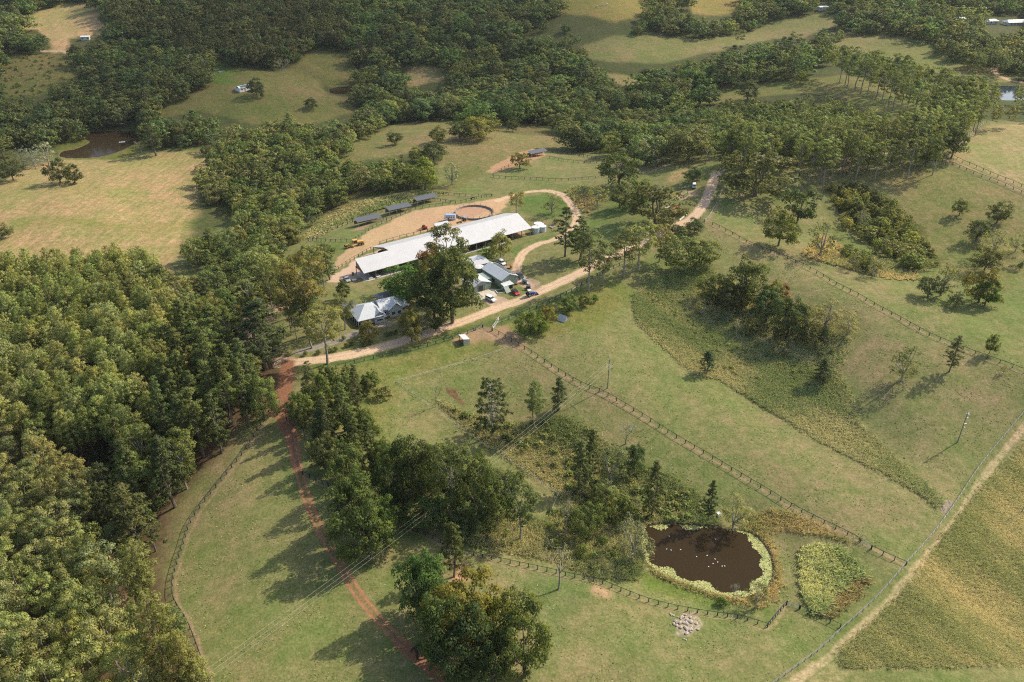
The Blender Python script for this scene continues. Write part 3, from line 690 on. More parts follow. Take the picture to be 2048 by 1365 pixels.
def sp_bare(rng, hh=9., ww=6., q=1., size=.3):
    mb = MB()
    def grow(p, d, ln, r, lev):
        e = p + d * ln; limb(mb, p, e, r, r * .62, rng=rng, n=4 if lev else 6, seg=2)
        if lev >= 4: return
        for _ in range(3 if lev < 3 else 2):
            nd = d + rng.normal(0, .55, 3) * (ww / hh * 1.2, ww / hh * 1.2, .5); nd[2] = abs(nd[2]) * .8 + .2; nd /= np.linalg.norm(nd)
            grow(e, nd, ln * rng.uniform(.58, .78), r * .62, lev + 1)
    grow(np.array([0, 0, -.2]), np.array([rng.normal(0, .05), rng.normal(0, .05), 1.]), hh * .36, hh * .024, 0)
    C = np.array(mb.v); C = C[C[:, 2] > hh * .5][::6]; n = len(C)
    V, lv = leaves(C + rng.normal(0, .25, (n, 3)), rdir(n, .2, rng), size, rng.uniform(.4, .8, n), .4, rng); return mb, V, lv
def sp_cypress(rng, hh=6., ww=1.1, q=1., size=.26):
    n = int(500 * q); t = rng.random(n); a = rng.uniform(0, 6.3, n); r = ww / 2 * np.sin(np.pi * np.clip(t * .93 + .07, 0, 1)) ** .6 * rng.uniform(.7, 1.05, n)
    C = np.stack([np.cos(a) * r, np.sin(a) * r, .25 + t * (hh - .25)], 1); d = np.stack([np.cos(a), np.sin(a), np.full(n, .3)], 1)
    d = d * .6 + rdir(n, 0, rng) * .5; d /= np.linalg.norm(d, axis=1)[:, None]
    V, lv = leaves(C, d, size, rng.uniform(.25, .6, n), .6, rng); mb = MB().tube((0, 0, -.2), (0, 0, hh * .8), .09, .03, 5); return mb, V, lv
# name, builder, nominal height & width, category, bark
KINDS = {'broad': ('shade_tree', sp_broad, 11., 11., 'tree'), 'gum': ('gum_tree', sp_gum, 18., 10., 'gum tree'), 'pine': ('pine_tree', sp_pine, 19., 8., 'pine tree'),
 'hoop': ('hoop_pine', sp_hoop, 22., 9., 'conifer'), 'bunya': ('bunya_pine', sp_bunya, 20., 11., 'conifer'), 'lacy': ('wattle_tree', sp_lacy, 9., 8., 'tree'),
 'bush': ('bush', sp_bush, 3., 4., 'bush'), 'bare': ('bare_tree', sp_bare, 9., 6., 'bare tree'), 'cypress': ('cypress', sp_cypress, 6., 1.1, 'cypress')}
PROTO = {}
def proto(kind, lod, i):
    """shared meshes: (trunk mesh, crown mesh, raw V, lv)"""
    key = (kind, lod, i)
    if key not in PROTO:
        nm, fn, hh, ww, cat = KINDS[kind]; rng = np.random.default_rng(100 + i * 7 + sum(map(ord, kind)))
        q, sz = {0: (1.35, .98), 1: (.70, 1.25), 2: (.16, 2.6)}[lod]
        base = {'broad': .42, 'gum': .42, 'pine': .5, 'hoop': .45, 'bunya': .45, 'lacy': .34, 'bush': .34, 'bare': .3, 'cypress': .26}[kind]
        mb, V, lv = fn(rng, hh, ww, q, base * sz)
        if lod < 2:
            bark = M_PALE if kind in ('gum', 'bare', 'lacy', 'bunya') else M_BARK
            PROTO[key] = (mb.mesh('trunk', bark), crown_mesh('crown', V, lv))
        else: PROTO[key] = (mb, V, lv)
    return PROTO[key]
TONE = {'broad': (.082,.092,.036), 'gum': (.110,.110,.046), 'pine': (.120,.128,.045), 'hoop': (.088,.102,.044), 'bunya': (.052,.060,.024), 'lacy': (.135,.130,.080),
        'bush': (.085,.10,.035), 'bare': (.20,.17,.12), 'cypress': (.045,.06,.028)}
NVAR = {'broad': 8, 'gum': 6, 'pine': 6, 'hoop': 4, 'bunya': 2, 'lacy': 3, 'bush': 3, 'bare': 3, 'cypress': 1}
STUFF = []                                                  # far trees that go into one mesh
N_TREE = {}
FOL = 2.12                                                  # leaf reflectance over the palette below
def plant(kind, P, h, w, label, group=None, tone=None, lod=None, parts=True, seed=None):
    D = float(np.linalg.norm(np.array(P) - (0, 0, CAM_H)))
    lod = (0 if D < 330 else 1) if lod is None else lod
    nm, fn, hh, ww, cat = KINDS[kind]; k = N_TREE.get(kind, 0); N_TREE[kind] = k + 1
    i = (k if seed is None else seed) % NVAR[kind]; tm, cm = proto(kind, lod, i)
    rz = (k * 2.399) % 6.283; s = (w / ww, w / ww, h / hh)
    t = [min(.34, q_ * FOL) for q_ in (tone or TONE[kind])]; j = np.random.default_rng(k * 31 + len(kind)).uniform(-1, 1, 3)
    v = 1 + .13 * j[0]; c = (t[0] * v * (1 + .07 * j[1]), t[1] * v, t[2] * v * (1 - .10 * j[1]), 1)
    r = thing(nm, label, cat, tuple(map(float, P)), rz, group); r.scale = s
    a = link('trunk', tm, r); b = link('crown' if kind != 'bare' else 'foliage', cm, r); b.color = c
    return r
# ------------------------------------------------------------------ trees one can point at: kind, foot x, foot y, top y, width (survey px), tone, label
DK=(.062,.075,.036); BR=(.085,.125,.032); OL=(.130,.115,.042); GY=(.16,.15,.11); YG=(.15,.155,.045); LT=(.165,.16,.072); BL=(.064,.088,.045); RD=(.16,.085,.04)
TREES = [
 ('broad',905,646,486,108,DK,'huge dark araucaria beside the green workshop sheds, tallest in the farmyard'),
 ('broad',868,640,515,78,DK,'dark araucaria crowded against the left side of the tallest farmyard araucaria'),
 ('gum',898,600,452,78,(.13,.12,.06),'wispy gum whose loose top rises in front of the white barn roof'),
 ('broad',822,598,530,108,(.075,.125,.03),'wide flat-crowned bright green tree behind the house and in front of the barn'),
 ('broad',862,575,488,52,RD,'tree with red blossom among its leaves against the barn roof'),
 ('broad',824,684,620,46,OL,'olive tree between the house and the dark araucarias'), ('lacy',845,670,608,52,None,'thin-leaved tree at the roadside foot of the dark araucarias'),
 ('broad',738,680,645,42,OL,'small olive tree in front of the house porch'), ('broad',872,662,610,42,DK,'dark leafy tree at the foot of the tallest farmyard araucaria'),
 ('gum',618,672,508,112,(.13,.115,.05),'big spreading olive gum left of the house'), ('gum',655,728,606,84,LT,'gum with a long white trunk standing right beside the dirt road'),
 ('gum',585,650,525,70,None,'gum behind the big spreading olive gum left of the house'), ('gum',690,660,590,52,(.13,.125,.06),'slim gum touching the left end of the house roof'),
 ('hoop',532,738,600,112,DK,'dark araucaria with white limbs beside the bend of the dirt road'), ('hoop',482,700,612,46,DK,'slender dark hoop pine by the row of pencil cypresses'),
 ('hoop',660,560,506,30,BL,'small narrow pine at the lower left corner of the barn yard'), ('broad',688,600,560,30,DK,'rounded dark tree at the end of the house garden'),
 ('broad',1000,520,462,46,LT,'pale round tree in front of the middle of the barn'), ('bush',976,512,492,44,BR,'low green bush at the foot of the pale tree before the barn'),
 ('bare',1013,533,503,22,None,'little leafless tree behind the white off-road wagon'),
 ('gum',1033,428,382,38,OL,'open-crowned gum beside the round yard'), ('lacy',1104,428,386,38,None,'round grey-green tree inside the loop of the farm track'),
 ('bush',1110,448,436,14,DK,'little dark bush next to the water tanks'),
 ('hoop',1130,514,412,46,DK,'tall dark hoop pine between the barn end and the farm track'), ('hoop',1160,520,432,56,None,'hoop pine standing just right of the tall one near the barn end'),
 ('gum',1177,584,462,66,(.085,.088,.045),'large brownish gum with its foot on the dirt road verge'), ('gum',1206,572,490,44,(.09,.095,.048),'thin gum on the road verge, right of the large brownish one'),
 ('gum',1247,553,466,66,(.095,.10,.048),'open dark gum leaning over the middle of the dirt road'), ('gum',1276,542,442,62,LT,'pale gum beyond the dirt road, in front of the big round fig'),
 ('gum',1318,524,450,48,OL,'rusty-stemmed gum by the dirt road below the big fig'), ('broad',1366,545,464,88,(.11,.115,.05),'broad olive tree at the top of the scrub gully'),
 ('broad',1408,532,477,48,(.085,.095,.04),'darker tree touching the right side of the broad olive tree above the gully'), ('broad',1388,468,438,36,BL,'compact dark tree on the bend of the dirt road'),
 ('broad',1356,474,450,28,BL,'small dark tree left of the compact one on the road bend'),
 ('broad',1312,447,368,112,(.095,.090,.042),'big domed fig tree over the red shed'), ('broad',1272,412,357,54,(.06,.085,.03),'green tree behind the left side of the big domed fig'),
 ('broad',1238,416,368,34,(.10,.105,.05),'round tree left of the big domed fig'), ('lacy',1194,410,366,37,LT,'pale two-stemmed tree above the farm track loop'),
 ('broad',1236,373,302,84,(.06,.075,.033),'large dark tree between the horse paddocks and the big domed fig'), ('broad',1262,330,288,50,(.10,.10,.05),'grey-green crown behind the large dark paddock tree'),
 ('lacy',1308,332,266,62,GY,'tall grey-green tree behind the upper paddock fence'), ('lacy',1275,320,272,46,(.20,.18,.15),'pale leafless-looking grey tree above the paddocks'),
 ('lacy',1348,322,284,48,GY,'grey willow-like tree at the end of the paddock fence'), ('broad',1384,300,270,44,BR,'fresh green tree between the grey trees and the road'),
 ('lacy',1417,322,280,36,None,'oval grey-green tree where the road meets the gum avenue'), ('broad',1386,365,333,34,BL,'small dark round tree beside the white van'),
 ('broad',1040,337,304,34,OL,'round olive tree beside the upper shelter roof'), ('broad',1512,392,302,128,(.09,.095,.045),'largest spreading fig at the left end of the gum avenue'),
 ('broad',1592,446,374,68,BL,'dark blue-green fig on the slope below the largest spreading fig'), ('broad',1557,492,420,58,(.085,.09,.03),'olive tree with a ragged left edge below the dark blue-green fig'),
 ('lacy',1640,514,440,58,(.115,.115,.06),'two-toned tree beside the rough grass gully on the right slope'), ('lacy',1706,538,497,30,None,'small grey tree with a shadow at the foot of the scrub strip'),
 ('lacy',1750,554,508,36,GY,'leaning grey tree right of the small one at the foot of the scrub strip'), ('bare',1716,470,412,22,None,'pale dead tree standing against the scrub strip'),
 ('broad',1918,432,398,28,(.085,.09,.03),'lollipop-shaped tree alone in the right paddock'), ('broad',1993,446,398,46,(.08,.085,.045),'round dark tree upslope of the line of shadow-casting trees'),
 ('broad',1952,482,436,44,DK,'dark tree second from the top of the line in the right paddock'), ('lacy',1982,515,458,52,None,'grey-green tree in the middle of the line in the right paddock'),
 ('broad',1968,545,495,46,(.08,.085,.045),'dusky tree near the lower end of the line in the right paddock'), ('lacy',2030,504,464,26,None,'small grey tree near the right edge of the right paddock'),
 ('gum',2046,526,482,26,OL,'thin-stemmed tree at the right edge of the frame'), ('bush',2039,541,522,14,DK,'tiny dark bush at the right edge below the thin-stemmed tree'),
 ('lacy',1882,592,514,52,(.13,.13,.085),'tall grey tree above the long ridge fence'), ('broad',1856,595,552,46,(.08,.085,.045),'dark round tree leaning on the tall grey tree above the ridge fence'),
 ('bush',1908,615,579,33,(.09,.095,.06),'grey round bush right of the two trees above the ridge fence'), ('broad',1958,605,540,62,OL,'golden-topped tree on the right slope'),
 ('broad',1968,612,560,44,(.06,.10,.022),'bright green tree in front of the golden-topped one'), ('broad',1978,708,668,21,(.085,.095,.035),'small lollipop tree beside the long ridge fence'),
 ('hoop',1898,744,672,36,(.095,.10,.055),'grey conical tree casting a shadow in the lower right paddock'), ('lacy',1803,762,692,56,(.11,.115,.06),'thin spreading tree casting the longest shadow in the lower right paddock'),
 ('lacy',2006,747,728,12,None,'spindly sapling under the ridge fence near the right edge'),
 ('broad',1492,612,518,78,(.075,.088,.036),'tallest dark tree in the scrub gully'), ('broad',1545,606,556,30,OL,'narrow golden-green tree on top of the gully scrub'), ('broad',1532,645,572,62,BL,'dark dense tree in the middle of the gully scrub'),
 ('broad',1574,676,596,62,DK,'dark tree on the lower edge of the gully scrub'), ('broad',1460,628,570,52,(.08,.085,.045),'dusky tree left of the tallest tree in the gully'), ('broad',1426,602,548,52,(.11,.12,.05),'lighter tree at the upper left of the gully scrub'),
 ('lacy',1612,672,602,46,None,'grey tree towards the right of the gully scrub'), ('lacy',1650,662,600,60,GY,'pale grey rounded tree at the right end of the gully scrub'), ('lacy',1692,672,618,50,GY,'outermost pale grey tree at the right end of the gully scrub'),
 ('bare',1470,682,638,18,None,'small dead tree in the shade of the gully scrub'), ('hoop',1412,750,700,34,BL,'dark little hoop pine on the left edge of the long grass gully'), ('hoop',1644,692,648,24,(.08,.09,.04),'short hoop pine below the gully scrub'),
 ('hoop',1640,768,718,46,(.06,.075,.03),'dark pine alone in the long grass of the gully'), ('broad',1560,612,570,34,RD,'reddish-leaved tree among the gully scrub'),
 ('broad',1062,668,622,56,(.085,.11,.032),'bushy green tree beside the yard gates'), ('broad',1094,650,612,34,OL,'small tree behind the bushy one beside the yard gates'), ('bush',1085,662,640,20,BR,'green bush right of the bushy tree beside the gates'),
 ('broad',1136,624,592,40,(.085,.11,.032),'green tree between the road fence and the A-frame hut'), ('broad',1168,612,588,30,(.085,.10,.035),'small tree uphill of the A-frame hut'), ('bush',1190,604,588,20,BR,'leafy bush uphill of the A-frame hut'),
 ('bunya',984,874,766,60,DK,'domed bunya with bare white inner limbs in the lower paddock'), ('pine',1070,862,764,46,(.09,.11,.05),'slim pine with a bare stem right of the domed bunya'), ('hoop',1117,822,756,38,(.065,.08,.035),'crooked pine near the power lines'),
 ('bush',1112,826,806,18,DK,'dark bush at the foot of the crooked pine'), ('bare',872,814,764,18,None,'leafless sapling beside the eroded bank'),
 ('hoop',1180,974,852,40,(.085,.10,.048),'tallest slender hoop pine in the lower gully'), ('hoop',1157,986,876,48,(.11,.125,.06),'slender hoop pine left of the tallest one in the lower gully'), ('lacy',1222,968,886,58,(.10,.105,.07),'grey-green tree in the lower gully'),
 ('broad',1268,945,890,38,BL,'dark tree at the upper edge of the lower gully'), ('bare',1252,888,842,38,(.3,.28,.26),'whitish leafless treetop behind the dark tree of the lower gully'), ('hoop',1303,1034,922,48,(.095,.105,.052),'narrow hoop pine on the bank above the pond'),
 ('hoop',1415,1044,962,30,(.055,.07,.03),'short regular hoop pine at the back of the pond'), ('lacy',1466,1060,995,60,(.17,.17,.11),'feathery grey tree beside the white box at the pond'),
 ('lacy',1262,1122,1034,78,GY,'wispy grey tree with many stems at the left end of the pond'), ('bare',1117,1179,1084,62,None,'leafless tree casting a branching shadow in front of the lower fence'),
 ('hoop',908,1154,1040,52,(.07,.08,.03),'tall hoop pine standing at the lower fence above the leafy clump'), ('lacy',1512,1216,1166,46,(.14,.13,.08),'wispy bush-like tree on the near shore of the pond'),
 ('bare',1463,1206,1168,24,(.25,.24,.2),'grey twiggy sapling among the lily pads'), ('bush',1442,1212,1196,24,BR,'low dark green bush on the near bank of the pond'),
 ('broad',1166,1072,1012,72,(.085,.105,.035),'bushy tree left of the pond with golden leaves at its edge'), ('bare',1130,1082,992,34,None,'tall dead tree beside the bushy one left of the pond'), ('bare',1026,1080,1030,28,GY,'small dead tree above the lower fence'),
 ('lacy',938,1062,1002,26,(.26,.23,.19),'pale pinkish twiggy tree under the power lines'), ('bare',990,1010,930,34,None,'white-limbed dead tree under the power lines'),
 ('broad',732,1116,1008,104,(.068,.092,.036),'large bright green tree over the red track'), ('broad',700,1000,900,72,(.068,.088,.038),'green tree joining the large bright one over the red track'), ('lacy',742,1118,1072,50,(.22,.19,.14),'leafless pinkish bush under the large bright green tree'),
 ('broad',806,1015,872,88,(.055,.07,.028),'dark dome-topped tree in the mass above the lower fence'), ('broad',846,1030,884,80,DK,'dark tree in the middle of the mass above the lower fence'), ('gum',905,1046,888,92,(.065,.08,.035),'tall open tree right of the dark dome-topped one'),
 ('broad',960,1056,905,84,(.06,.075,.033),'dark tree under the power lines'), ('gum',1040,1080,962,80,(.075,.09,.035),'tall tree beside the inner electric fence'), ('broad',770,960,880,46,(.09,.10,.04),'small light tree at the paddock edge above the tree mass'),
 ('broad',850,1232,1108,86,(.065,.10,.035),'green tree at the back of the bottom clump'), ('broad',930,1290,1155,128,(.125,.115,.035),'golden-olive tree in the middle of the bottom clump'), ('broad',936,1350,1225,120,(.042,.065,.030),'dark green tree at the front of the bottom clump'),
 ('broad',1048,1352,1212,116,(.085,.10,.038),'spreading tree with pale limbs at the right of the bottom clump'), ('broad',1010,1285,1180,70,(.11,.11,.04),'olive crown behind the spreading tree of the bottom clump'), ('bare',868,1318,1254,44,None,'dead branching tree in the shade beside the bottom clump'),
 ('broad',890,1330,1190,90,(.075,.09,.034),'shaded left tree of the bottom clump'),
 ('broad',868,1262,1160,84,(.075,.10,.04),'green tree on the left flank of the bottom clump'), ('broad',985,1362,1262,90,(.05,.07,.032),'dark tree between the two front trees of the bottom clump'), ('broad',716,1062,950,84,(.068,.09,.038),'bright green tree on the upper left of the large one over the red track'), ('broad',768,1088,1000,64,(.058,.09,.032),'bright green tree on the right of the large one over the red track'),
 ('hoop',290,1140,965,112,(.075,.08,.035),'hoop pine with white dead limbs at the edge of the left forest'), ('pine',352,1400,1190,104,(.115,.115,.042),'feathery pine against the curved fence at the bottom'), ('pine',300,1230,1090,80,(.10,.105,.042),'feathery pine behind the one against the curved fence'),
 ('pine',395,1420,1270,60,OL,'small olive pine leaning over the curved fence'),
 ('broad',122,366,318,46,(.048,.058,.025),'dark round tree at the top of the hay field'), ('broad',150,369,330,38,(.052,.060,.026),'dark round tree joined to the right of another in the hay field'), ('broad',4,480,448,36,DK,'dark tree cut by the left edge in the hay field'),
 ('hoop',313,312,232,44,DK,'dark conifer at the corner of the hay field beside the pond'), ('hoop',14,330,278,34,None,'dark conifer at the left edge beside the whitish bare trees'), ('broad',28,362,318,44,DK,'dark bushy tree at the left edge below the whitish bare trees'),
 ('bare',285,310,278,22,None,'small bare tree on the shore of the left pond'), ('lacy',97,330,280,36,(.30,.28,.23),'whitish bare tree beside the left pond'), ('lacy',72,338,295,32,(.27,.25,.2),'smaller whitish bare tree beside the left pond'), ('lacy',50,335,292,22,(.27,.25,.2),'thin whitish tree at the left of the pale pair'),
 ('lacy',248,250,212,38,(.2,.19,.15),'grey leafless tree on the far shore of the left pond'), ('broad',412,312,290,20,(.07,.08,.035),'small tree at the upper edge of the hay field'),
 ('broad',790,290,262,32,(.06,.07,.028),'tree alone on the grassy hill behind the barn'), ('broad',623,220,196,26,(.065,.075,.04),'tree alone on the slope right of the cottage'), ('broad',515,195,155,34,(.055,.065,.035),'dark tree touching the cottage'),
 ('bush',524,197,184,12,DK,'tiny bush beside the dark cottage tree'), ('broad',372,200,182,18,(.06,.07,.035),'small tree alone on the slope left of the cottage'), ('broad',395,180,158,28,DK,'dark tree uphill of the small one left of the cottage'),
 ('bare',568,155,112,20,None,'white-stemmed tree at the edge of the cottage slope'), ('broad',876,285,252,38,(.075,.085,.03),'tree at the left of the golden hill clump'), ('broad',960,276,230,76,(.125,.12,.04),'golden-green clump on top of the grassy hill'), ('broad',920,280,240,40,DK,'dark tree left of the golden hill clump'),
 ('broad',1026,264,238,24,(.07,.08,.035),'round tree right of the golden hill clump'), ('broad',868,322,284,52,(.05,.062,.03),'dark tree below the grassy hill'), ('broad',835,326,295,38,(.085,.10,.035),'green tree left of the dark tree below the grassy hill'),
 ('broad',850,380,316,62,(.10,.115,.033),'golden-green tree at the lower edge of the creek woodland'), ('lacy',905,370,322,36,GY,'grey feathery tree at the end of the creek woodland'),
 ('broad',1268,288,242,56,(.17,.13,.045),'golden autumn tree behind the paddocks'), ('broad',1600,168,140,30,(.085,.10,.035),'round tree alone on the mown strip'), ('broad',1495,200,158,46,DK,'dark tree on the crest of the mown strip'),
 ('broad',1718,72,54,18,(.08,.10,.035),'small tree on top of the mown dome'), ('broad',1790,74,58,12,DK,'little dark tree on the far edge of the mown dome'), ('broad',1869,102,88,10,DK,'tiny tree on the right shoulder of the mown dome'),
 ('broad',1482,98,90,8,DK,'tiny dark bush in the far meadow'),
 ('gum',1585,120,62,30,(.07,.085,.045),'grey-green gum at the far meadow edge'),
]
def t_height(P, px, top, w=0.):
    d = rays(px, top); t = P[1] / d[1]; return max(.8, CAM_H + d[2] * t - P[2] - .04 * w)
_b = GP([(t[1], t[2]) for t in TREES])
for (kind, bx, by, ty, wpx, tone, label), P in zip(TREES, _b):
    D = project(P)[2]; w = float(wpx * D / FPX); h = float(t_height(P, bx, ty, w if kind in ('broad', 'lacy', 'bush') else 0))
    plant(kind, P, h, w * 1.08, label, None, tuple(v * .86 for v in (tone or TONE[kind])))

# ------------------------------------------------------------------ woods: crowns whose middle is seen inside an outline
CAND = []
def inside(px, py, poly):
    return poly_sd(np.asarray(px, float), np.asarray(py, float), poly, 2) < 0
def woods(poly, spacing, mix, group, label, hr, wr, exclude=(), tones=None, seed=0, jit=.42, dens=1.0, gaps=None):
    rng = np.random.default_rng(900 + seed)
    a = np.array(poly, float); low = ground(a[:, 0], np.minimum(a[:, 1] + 60, 2200)); up = ground(a[:, 0], np.maximum(a[:, 1], -60))
    W = np.vstack([low, up]); x0, y0 = W[:, 0].min() - 5, max(20, W[:, 1].min() - 5); x1, y1 = W[:, 0].max() + 5, min(1500, W[:, 1].max() + 5)
    gx, gy = np.meshgrid(np.arange(x0, x1, spacing), np.arange(y0, y1, spacing * .9)); gx = gx + (np.arange(gx.shape[0]) % 2)[:, None] * spacing * .5
    x = gx.ravel() + rng.uniform(-jit, jit, gx.size) * spacing; y = gy.ravel() + rng.uniform(-jit, jit, gx.size) * spacing
    k = rng.random(len(x)) < dens; x = x[k]; y = y[k]
    pxr, _, _ = project(np.stack([x, y, np.zeros(len(x))], 1)); k = (pxr > -160) & (pxr < 2210); x = x[k]; y = y[k]
    z = H(x, y); h = rng.uniform(*hr, len(x)); w = h * rng.uniform(*wr, len(x))
    px, py, d = project(np.stack([x, y, z + h * .66], 1)); fx_, fy, _ = project(np.stack([x, y, z], 1))
    k = inside(px, py, poly) & (py < 1500)
    tx_, ty_, _ = project(np.stack([x, y, z + h * .92], 1))
    for e in exclude: k &= ~inside(fx_, fy, e) & ~inside(px, py + 0, e) & ~inside(tx_, ty_, e)
    if gaps: k &= (np.sin(x * .017 + 2 * np.sin(y * .011)) + np.sin(y * .023 + 1.4 * np.sin(x * .013 + 1)) + rng.normal(0, .35, len(x))) < gaps
    kinds = [m[0] for m in mix]; pr = np.array([m[1] for m in mix], float); pr /= pr.sum()
    for i in np.nonzero(k)[0]:
        kd = kinds[rng.choice(len(kinds), p=pr)]; s = {'lacy': .8, 'hoop': 1.2, 'broad': .85}.get(kd, 1.)
        t = tones[rng.integers(len(tones))] if tones else None
        CAND.append((h[i] / d[i], kd, (x[i], y[i], z[i]), h[i] * s, w[i] * {'hoop': .85, 'broad': 1.1, 'gum': .95}.get(kd, 1.), label, group, t, px[i], py[i], d[i]))
CL = [v for k_, v in CLEAR.items() if k_ != 'creek_left'] + [POND_PX['left'], POND_PX['small']]
PINE_T = [(.135,.150,.058),(.145,.150,.062),(.125,.142,.055),(.15,.142,.065),(.13,.145,.06)]
GUM_L = [(.165,.175,.078),(.155,.165,.072),(.16,.16,.075),(.145,.16,.07)]
GUM_D = [(.095,.095,.042),(.08,.09,.04),(.10,.092,.045)]
FOR_D = [(.062,.082,.042),(.075,.092,.045),(.055,.076,.042),(.088,.092,.046),(.068,.098,.042),(.10,.11,.05)]
CREEK = [(.088,.10,.044),(.11,.12,.052),(.078,.098,.042),(.125,.125,.06),(.105,.10,.055),(.07,.082,.036)]
# left plantation
woods([(-120,525),(60,522),(130,512),(300,520),(345,600),(330,700),(300,780),(330,860),(200,880),(130,900),(0,850),(-120,830)], 5.4, [('pine',.86),('gum',.1),('broad',.04)], 'pines of the plantation on the left slope', 'light green pine', (15,21), (.36,.46), tones=PINE_T, seed=1)
woods([(300,520),(345,555),(430,590),(450,640),(380,640),(330,640)], 6.5, [('gum',.6),('broad',.3),('hoop',.1)], 'gums at the creek end of the plantation', 'olive gum', (13,18), (.5,.62), tones=GUM_D+PINE_T[:1], seed=2)
woods([(330,640),(450,640),(480,720),(535,755),(505,800),(440,845),(372,910),(318,958),(290,990),(230,960),(200,880),(330,860),(300,780),(330,700)], 6.8, [('hoop',.5),('broad',.3),('gum',.2)], 'dark hoop pines between the plantation and the curved fence', 'dark hoop pine', (15,22), (.46,.62), tones=[(.080,.090,.036),(.092,.098,.04),(.07,.082,.034)], seed=3)
woods([(190,960),(290,960),(315,980),(300,1050),(285,1100),(235,1110),(190,1020)], 7, [('hoop',.75),('pine',.25)], 'hoop pines above the bare earth in the left forest', 'greyish hoop pine', (14,19), (.36,.46), tones=[(.085,.092,.04),(.07,.08,.035)], seed=4)
woods([(-120,860),(60,870),(190,960),(200,1030),(-120,1040)], 7, [('gum',1)], 'rusty-tipped gums at the left edge', 'rusty-tipped pale gum', (16,21), (.46,.58), tones=[(.15,.138,.072),(.135,.138,.068)], seed=5)
woods([(-120,1030),(120,1020),(200,1070),(240,1180),(270,1290),(290,1500),(-120,1500)], 6.6, [('gum',.95),('broad',.05)], 'pale gums in the bottom left corner', 'pale yellow-green gum', (15,20), (.50,.62), tones=GUM_L, seed=6)
woods([(270,1240),(380,1240),(405,1330),(420,1500),(290,1500)], 7.5, [('pine',1)], 'feathery pines along the curved fence', 'feathery pine', (13,17), (.42,.5), tones=[(.115,.115,.045),(.10,.115,.045)], seed=7, dens=.5)
woods([(400,600),(520,540),(600,540),(560,600),(480,640)], 9, [('broad',.5),('gum',.5)], 'trees above the cypress row', 'grey-green tree', (9,14), (.5,.7), tones=CREEK, seed=8, dens=.45)
# house surrounds and the mass right of the red track
woods([(560,515),(640,515),(655,600),(640,640),(560,640),(520,600)], 8, [('gum',1)], 'olive gums left of the house', 'olive gum', (16,20), (.5,.6), tones=GUM_D, seed=9, dens=.7)
woods([(600,735),(690,745),(740,800),(755,880),(770,930),(700,930),(640,900),(600,850),(585,790)], 6, [('hoop',.42),('broad',.58)], 'hoop pines packed between the red track and the paddock', 'dark hoop pine', (10,16), (.42,.55), tones=[(.072,.086,.036),(.085,.10,.04),(.085,.088,.042)], seed=10)
woods([(690,722),(760,745),(778,775),(740,790),(690,770),(640,740)], 6, [('broad',1)], 'small trees planted below the road fence', 'small leafy tree', (5,8), (.7,.9), tones=[(.07,.085,.032),(.085,.09,.04)], seed=11)
woods([(750,900),(830,880),(960,930),(1010,960),(1010,1020),(900,1030),(800,1000),(760,960)], 7, [('broad',.75),('lacy',.25)], 'trees of the dark mass above the lower fence', 'dark leafy tree', (9,14), (.6,.8), tones=[(.065,.08,.036),(.075,.095,.036),(.095,.105,.042)], seed=12)
woods([(1180,930),(1260,950),(1280,1010),(1240,1050),(1190,1030),(1140,1000)], 6.5, [('lacy',.6),('broad',.4)], 'scrubby trees in the lower gully', 'scrubby tree', (5,9), (.6,.85), seed=13, dens=.8)
woods([(1080,1040),(1200,1060),(1240,1110),(1160,1110),(1080,1090)], 5, [('bush',.6),('lacy',.4)], 'bushes left of the pond', 'leafy bush', (2,4), (1.,1.4), seed=14, dens=.7)
woods([(1400,555),(1500,560),(1600,600),(1660,620),(1640,690),(1540,690),(1440,660),(1400,600)], 6.5, [('broad',.6),('lacy',.4)], 'scrub trees filling the gully', 'dusky scrub tree', (5,9), (.65,.9), tones=CREEK, seed=15, dens=.5)
woods([(1655,370),(1710,370),(1790,395),(1830,450),(1870,530),(1830,530),(1760,490),(1690,440)], 5, [('lacy',.45),('broad',.35),('bush',.2)], 'scrub trees of the strip in the right paddock', 'scrub tree', (4,8), (.7,1.), tones=[(.10,.11,.05),(.12,.12,.07),(.08,.09,.04),(.15,.15,.06)], seed=16)
woods([(1700,480),(1740,500),(1750,530),(1715,530),(1695,500)], 5, [('broad',.7),('lacy',.3)], 'scrub trees at the foot of the right strip', 'scrub tree', (4,7), (.8,1.), seed=17)
# gum avenue and the wood below it
def row(line, n, hr, wr, tones, group, label, seed):
    rng = np.random.default_rng(seed); L = smooth_line(GP(line), 8); s = np.concatenate([[0], np.cumsum(np.linalg.norm(np.diff(L[:, :2], axis=0), axis=1))]); t = np.linspace(0, s[-1], n)
    for k in range(n):
        x = np.interp(t[k], s, L[:, 0]) + rng.normal(0, .9); y = np.interp(t[k], s, L[:, 1]) + rng.normal(0, .9); z = float(H(x, y)[0]); h = rng.uniform(*hr); w = h * rng.uniform(*wr)
        px, py, d = project(np.array([x, y, z + h * .66])); CAND.append((h / d, 'gum', (x, y, z), h, w, label, group, tones[rng.integers(len(tones))], float(px), float(py), float(d)))
AV = [(.080,.094,.040),(.072,.086,.038),(.088,.098,.044)]
row([(1655,152),(1700,178),(1760,207),(1825,242),(1870,262)], 17, (22,27), (.46,.56), AV, 'tall gums in the upper row of the avenue', 'tall upper-row gum', 181)
row([(1700,160),(1760,178),(1830,205),(1900,232),(1945,232)], 17, (22,27), (.46,.56), AV, 'tall gums in the second row of the avenue', 'tall second-row gum', 182)
